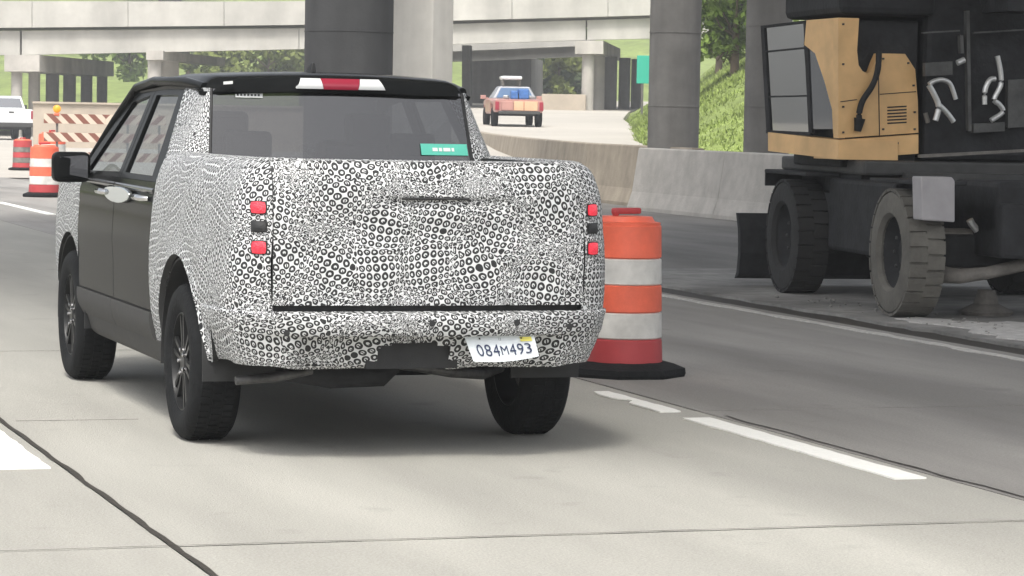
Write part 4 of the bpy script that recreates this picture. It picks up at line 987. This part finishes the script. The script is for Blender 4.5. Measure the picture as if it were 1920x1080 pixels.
# ================================================================== WHEELED EXCAVATOR
EX, EY, EZ = 11.05, 21.6, .021; ER = R(-7)
ex = empty('wheeled_excavator', (EX, EY, EZ), ER); tag(ex, 'yellow and black wheeled excavator parked on the broken concrete pad', 'excavator')
Wm = Matrix.Translation((EX, EY, EZ)) @ Matrix.Rotation(ER, 4, 'Z'); Wi = Wm.inverted()
def eL(p): return Wi @ Vector(p)
def big_wheel(x, y, mt, r_=.50, wd=.30):
    wh = empty('wheel', (x, y, r_), 0, ex)
    b = MB(); h = wd/2
    b.lathe([(r_*.56, -h*.75), (r_*.62, -h*.98), (r_*.80, -h), (r_*.93, -h*.92), (r_*.97, -h*.7), (r_*.97, h*.7), (r_*.93, h*.92), (r_*.80, h), (r_*.62, h*.98), (r_*.56, h*.75)], 48, 'x', close=True); b.build('tyre', mt, wh, smooth=40)
    b = MB()
    for i in range(26):
        for sg in (-1, 1):
            a = 2*math.pi*(i+.5*(sg > 0))/26; b.box((sg*h*.46, r_*.975*math.cos(a), r_*.975*math.sin(a)), (h*.95, .10, .022), rx=a+math.pi/2, rz=0)
    b.build('tread', mt, wh, bevel=0)['kind'] = 'stuff'
    b = MB(); b.lathe([(0, -h*.15), (r_*.22, -h*.2), (r_*.24, -h*.05), (r_*.40, h*.1), (r_*.55, -h*.55), (r_*.58, -h*.78), (r_*.58, h*.78), (0, h*.7)], 32, 'x'); b.build('rim', 'machine_black', wh, smooth=40)
    for i in range(8):
        a = 2*math.pi*i/8; b = MB(); b.lathe([(.016, -h*.28), (.014, -h*.36), (0, -h*.37)], 6, 'x', (0, r_*.31*math.cos(a), r_*.31*math.sin(a))); b.build('wheel_nut', 'machine_grey', wh)
wA = eL(gz(1692, 598)); wB = eL(gz(1468, 553))
wx = wA.x
big_wheel(wx+.02, wA.y, 'dusty_rubber'); big_wheel(wx+.02, wB.y, 'dark_tyre'); big_wheel(wx+2.05, wA.y, 'dark_tyre'); big_wheel(wx+2.05, wB.y, 'dark_tyre')
cxm = wx+1.03; cym = (wA.y+wB.y)/2
b = MB(); b.box((cxm, cym, .70), (1.0, 4.3, .42)); b.box((cxm, wA.y, .52), (1.75, .26, .26)); b.box((cxm, wB.y, .52), (1.75, .26, .26)); b.box((cxm-.45, cym, .60), (.35, 1.5, .5)); b.build('chassis', 'machine_black', ex, bevel=.03)
b = MB(); b.box((wx+.10, wA.y+.02, 1.055), (.42, 1.1, .03)); b.build('mudguard', 'machine_black', ex, bevel=.008)
b = MB(); b.box((wx+.10, wB.y, 1.055), (.42, 1.25, .03)); b.box((wx+.1, wB.y+.60, 1.0), (.42, .03, .15)); b.build('mudguard', 'machine_black', ex, bevel=.008)
b = MB(); b.box((wx+.42, cym, .72), (.62, 1.75, .62)); b.build('side_tank', 'machine_black', ex, bevel=.04)
b = MB(); b.box((cxm+.1, wB.y+.15, .78), (1.2, 1.5, .55)); b.build('frame_block', 'machine_black', ex, bevel=.04)
b = MB(); b.box((cxm+.1, wA.y-.1, .86), (1.2, 1.0, .42)); b.build('frame_block', 'machine_black', ex, bevel=.04)
# dozer blade at the far end
b = MB(); yB = wB.y+1.02; prof_ = [(yB+.10, .06), (yB-.02, .10), (yB-.06, .30), (yB-.03, .52), (yB+.06, .66), (yB+.12, .66), (yB+.04, .50), (yB+.02, .30), (yB+.06, .12), (yB+.12, .06)]
b.prism([(wx-.22, y, z) for y, z in prof_], (2.5, 0, 0)); b.build('dozer_blade', 'machine_black', ex)
b = MB(); b.box((cxm-.35, wB.y+.6, .42), (.14, .8, .14)); b.box((cxm+.35, wB.y+.6, .42), (.14, .8, .14)); b.build('blade_arm', 'machine_black', ex)
b = MB(); b.box((wx+.75, wB.y-.35, 1.0), (1.1, 1.7, .22)); b.build('frame_top', 'machine_black', ex, bevel=.02)
# slew ring and platform
b = MB(); b.lathe([(.55, .90), (.55, 1.10)], 32, c=(cxm, cym, 0)); b.build('slew_ring', 'machine_grey', ex, smooth=40)
def eY(u, v, y): return eL(onY(u, v, y))
def ePoly(name, pts, y, depth, material, bevel=0, parent=ex):
    """outline given as photo pixels on the world plane y"""
    P3 = [eY(u, v, y) for u, v in pts]; d = Wi.to_3x3() @ Vector((0, depth, 0))
    b = MB(); b.prism(P3, d); return b.build(name, material, parent, bevel=bevel)
def eXPoly(name, pts, x, depth, material, parent=ex, bevel=0):
    P3 = [eL(onX(u, v, x)) for u, v in pts]; d = Wi.to_3x3() @ Vector((depth, 0, 0))
    b = MB(); b.prism(P3, d); return b.build(name, material, parent, bevel=bevel)
CX, CY = 10.18, 22.0
corner = onY(1572, 280, CY); CX = corner.x
def curve(P, n=5):
    P = [Vector(q) for q in P]; out = []
    for i in range(len(P)-1):
        p0, p1, p2, p3 = P[max(i-1, 0)], P[i], P[i+1], P[min(i+2, len(P)-1)]
        for k in range(n):
            t = k/n; out.append(.5*((2*p1)+(p2-p0)*t+(2*p0-5*p1+4*p2-p3)*t*t+(3*p1-p0-3*p2+p3)*t**3))
    return out+[P[-1]]
cabs = empty('operator_cab', (0, 0, 0), 0, ex)
# rear panel of the cab (faces the road behind): yellow with a deep notch
ePoly('rear_panel', [(1572, 259), (1722, 249), (1721, 190), (1716, 130), (1697, 101), (1648, 100), (1641, 116), (1634, 134), (1626, 138), (1617, 133), (1610, 122), (1607, 95), (1611, 34), (1572, 33)], CY, .10, 'yellow', parent=cabs)
ePoly('skirt_panel', [(1572, 299), (1722, 288), (1722, 252), (1572, 262.5)], CY-.02, .5, 'yellow', parent=cabs)
# side facing the road
eXPoly('side_panel', [(1572, 259), (1572, 33), (1512, 38), (1508, 84), (1528, 100), (1545, 150), (1560, 205), (1562, 250)], CX, .06, 'yellow', parent=cabs)
eXPoly('quarter_glass', [(1562, 242), (1560, 205), (1545, 150), (1528, 100), (1508, 84), (1513, 150), (1520, 242)], CX+.015, .03, 'glass_dark', parent=cabs)
eXPoly('door_glass', [(1519, 248), (1512, 150), (1507, 84), (1511, 38), (1428, 48), (1432, 130), (1440, 244)], CX+.02, .03, 'cab_glass', parent=cabs)
eXPoly('skirt_panel', [(1572, 299), (1572, 262.5), (1519, 257), (1440, 248), (1440, 283)], CX-.02, .55, 'yellow', parent=cabs)
# dark cab shell, roof and rear block
p0 = eL((CX+.06, CY+.12, 0)); 
b = MB(); b.box((p0.x+.36, p0.y+.72, 1.75), (.66, 1.38, 1.25)); b.build('cab_shell', 'machine_black', cabs, bevel=.02)
b = MB(); b.box((p0.x+.36, p0.y+.68, 2.62), (.84, 1.66, .42)); b.build('cab_roof', 'machine_black', cabs, bevel=.06)
b = MB(); b.tube(curve([eY(1648, 96, CY-.06), eY(1646, 130, CY-.07), eY(1636, 160, CY-.07), eY(1618, 188, CY-.06), eY(1611, 212, CY-.05), eY(1612, 228, CY-.05)]), .026, 8); b.build('hose', 'machine_black', cabs, smooth=60)
b = MB(); b.tube([eY(1612, 222, CY-.05), eY(1608, 246, CY-.04)], [.05, .03], 8); b.build('hose_end', 'machine_black', cabs, smooth=60)
for u, v in ((1592, 274), (1600, 273.5), (1608, 273), (1616, 272.5), (1624, 272), (1672, 268), (1680, 267.5)):
    ePoly('skirt_lettering', [(u, v+3), (u+5, v+2.8), (u+5, v-1), (u, v-.8)], CY-.024, .004, 'machine_grey', parent=cabs)
for pts in ([(1576, 190), (1606, 186), (1608, 187.5), (1576, 191.6)], [(1650, 176), (1718, 171), (1718, 172.6), (1650, 177.6)], [(1646, 104), (1647.5, 104), (1650, 254), (1648.5, 254)]):
    ePoly('panel_seam', pts, CY-.004, .004, 'machine_black', parent=cabs)
for u, v in ((1580, 45), (1580, 120), (1580, 200), (1580, 248), (1702, 118), (1712, 160), (1714, 210), (1714, 242), (1655, 110), (1655, 242)):
    ePoly('bolt', [(u, v+2), (u+3.4, v+1.8), (u+3.4, v-1.6), (u, v-1.4)], CY-.012, .012, 'machine_grey', parent=cabs)
for i in range(6):
    ePoly('vent_slot', [(1664, 200+i*6), (1700, 198+i*6), (1700, 200.6+i*6), (1664, 202.6+i*6)], CY-.004, .004, 'machine_black', parent=cabs)
for pts in ([(1428, 48), (1511, 38), (1511, 43), (1428, 53)], [(1436, 244), (1519, 248), (1519, 254), (1436, 250)], [(1426, 48), (1432, 48), (1444, 250), (1437, 250)], [(1506, 40), (1513, 40), (1522, 250), (1516, 250)], [(1429, 96), (1509, 88), (1509, 91), (1429, 99)], [(1435, 180), (1516, 178), (1516, 181), (1435, 183)]):
    eXPoly('glass_frame', pts, CX+.006, .03, 'machine_black', parent=cabs)
# house platform and dark engine side
pE = eY(1724, 250, CY+.05)
b = MB(); b.box((pE.x+.95, pE.y+1.0, 2.25), (1.86, 2.1, 2.1)); b.build('engine_housing', 'machine_black', ex, bevel=.05)
b = MB(); b.box((pE.x+.62, pE.y+.75, 1.13), (2.5, 2.4, .12)); b.build('house_platform', 'machine_grey', ex, bevel=.02)
b = MB(); b.hexa([eY(1890, 20, CY-.8)+Vector((dx, dy, 0)) for dx, dy in ((0, 0), (.35, 0), (.35, .6), (0, .6))]+[eY(1890, 20, CY-.8)+Vector((dx, dy, 2.2)) for dx, dy in ((0, 1.2), (.35, 1.2), (.35, 1.9), (0, 1.9))]); b.build('boom', 'machine_black', ex)
for pts, r_ in (([(1742, 158), (1752, 152), (1768, 150), (1782, 158), (1792, 186)], .016), ([(1742, 160), (1752, 178), (1760, 200), (1754, 226)], .020), ([(1762, 198), (1776, 212), (1788, 228)], .018),
               ([(1846, 196), (1847, 168), (1856, 150), (1866, 148)], .018), ([(1870, 105), (1876, 135), (1876, 160), (1864, 186), (1874, 196), (1880, 210), (1858, 226)], .018), ([(1795, 118), (1808, 112)], .02)):
    b = MB(); b.tube(curve([eY(u, v, CY-.22) for u, v in pts]), r_*1.3, 8); b.build('hydraulic_hose', 'hose_silver', ex, smooth=60)
for pts in ([(1812, 20), (1818, 20), (1822, 246), (1816, 246)], [(1732, 60), (1800, 56), (1800, 59), (1732, 63)], [(1826, 60), (1925, 54), (1925, 57), (1826, 63)], [(1735, 118), (1786, 115), (1786, 140), (1735, 143)], [(1890, 150), (1925, 148), (1925, 238), (1890, 240)], [(1826, 232), (1884, 229), (1884, 246), (1826, 249)], [(1800, 66), (1806, 66), (1808, 100), (1802, 100)]):
    ePoly('service_panel', pts, CY-.19, .05, 'service_grey')
for u in (1800, 1822, 1842, 1862): ePoly('bolt', [(u, 316), (u+5, 315.6), (u+5, 311), (u, 311.4)], CY-.2, .05, 'dust_metal_shade')
for pts in ([(1735, 212), (1740, 230)], [(1905, 245), (1920, 243)]):
    b = MB(); b.tube([eY(u, v, CY-.02) for u, v in pts], .02, 6); b.build('hose_clamp', 'dust_metal_shade', ex)
ePoly('platform_edge', [(1726, 296), (1940, 284), (1940, 279), (1726, 290)], CY-.35, .05, 'dust_metal_shade')
ePoly('lower_shield', [(1715, 318), (1960, 306), (1960, 420), (1715, 430)], CY-.15, .08, 'machine_black')
# tool box above the near wheel
ePoly('tool_box', [(1727, 331), (1786, 332), (1791, 339), (1791, 417), (1729, 413)], 19.62, .16, 'box_grey', bevel=.012)
for pts in ([(1804, 346), (1856, 345)], [(1898, 342), (1935, 342)]):
    b = MB(); b.tube([eY(u, v, CY-.5) for u, v in pts], .022, 6); b.build('rail_bar', 'hose_silver', ex)
b = MB(); b.tube([eY(1818, 412, 20.0), eY(1822, 420, 20), eY(1832, 432, 20.0)], .03, 8); b.build('pin', 'hose_silver', ex)
b = MB(); b.tube([eY(1835, 408, 20.2), eY(1880, 375, 20.2), eY(1950, 345, 20.2)], .05, 8); b.build('cylinder_rod', 'machine_grey', ex, smooth=60)
# stabiliser leg, dusty
b = MB(); b.tube([eY(1765, 515, 20.0), eY(1800, 518, 19.9), eY(1850, 512, 19.8), eY(1950, 490, 19.7)], [.07, .06, .05, .05], 10); b.build('stabiliser_arm', 'dust_metal_shade', ex, smooth=60)
b = MB(); b.lathe([(.0, 0), (.20, .0), (.22, .03), (.10, .09), (.07, .2), (0, .2)], 20, c=tuple(eL((10.75, 20.35, .0))[:2])+(.0,)); b.build('stabiliser_foot', 'dust_metal_shade', ex, smooth=40)
b = MB(); b.box((wx+.55, wA.y+.05, .52), (.75, .32, .34)); b.build('axle_housing', 'dust_metal_shade', ex, bevel=.08)

# ================================================================== GREEN ROAD SIGN
sp_ = at(1206, 225, 118); gs = empty('road_sign', (sp_.x, sp_.y, 1.2)); tag(gs, 'green road sign on a thin post beside the ramp', 'sign')
gw = at(1194, 104, 118); ge = at(1222, 157, 118)
b = MB(); b.box((0, 0, (gw.z+ge.z)/2-1.2), (28*118/F, .04, gw.z-ge.z), rz=-YAW); b.build('sign_panel', 'sign_green', gs, bevel=.01)
b = MB(); b.box((-.05, .05, 1.2), (.08, .06, 2.5)); b.build('post', 'steel_post', gs)
print('OBJECTS', len(bpy.data.objects))

# ================================================================== HAZE
hz = MB(); hz.box((10, 190, 19), (900, 520, 42)); 
hm = bpy.data.materials.new('haze'); hm.use_nodes = True; hn = hm.node_tree; hn.nodes.clear()
ho = hn.nodes.new('ShaderNodeOutputMaterial'); hv = hn.nodes.new('ShaderNodeVolumePrincipled')
hv.inputs['Color'].default_value = (.92, .94, .95, 1); hv.inputs['Density'].default_value = .0013; hv.inputs['Anisotropy'].default_value = .2
hn.links.new(hv.outputs[0], ho.inputs['Volume'])
hzo = tag(hz.build('haze', hm), kind='stuff')
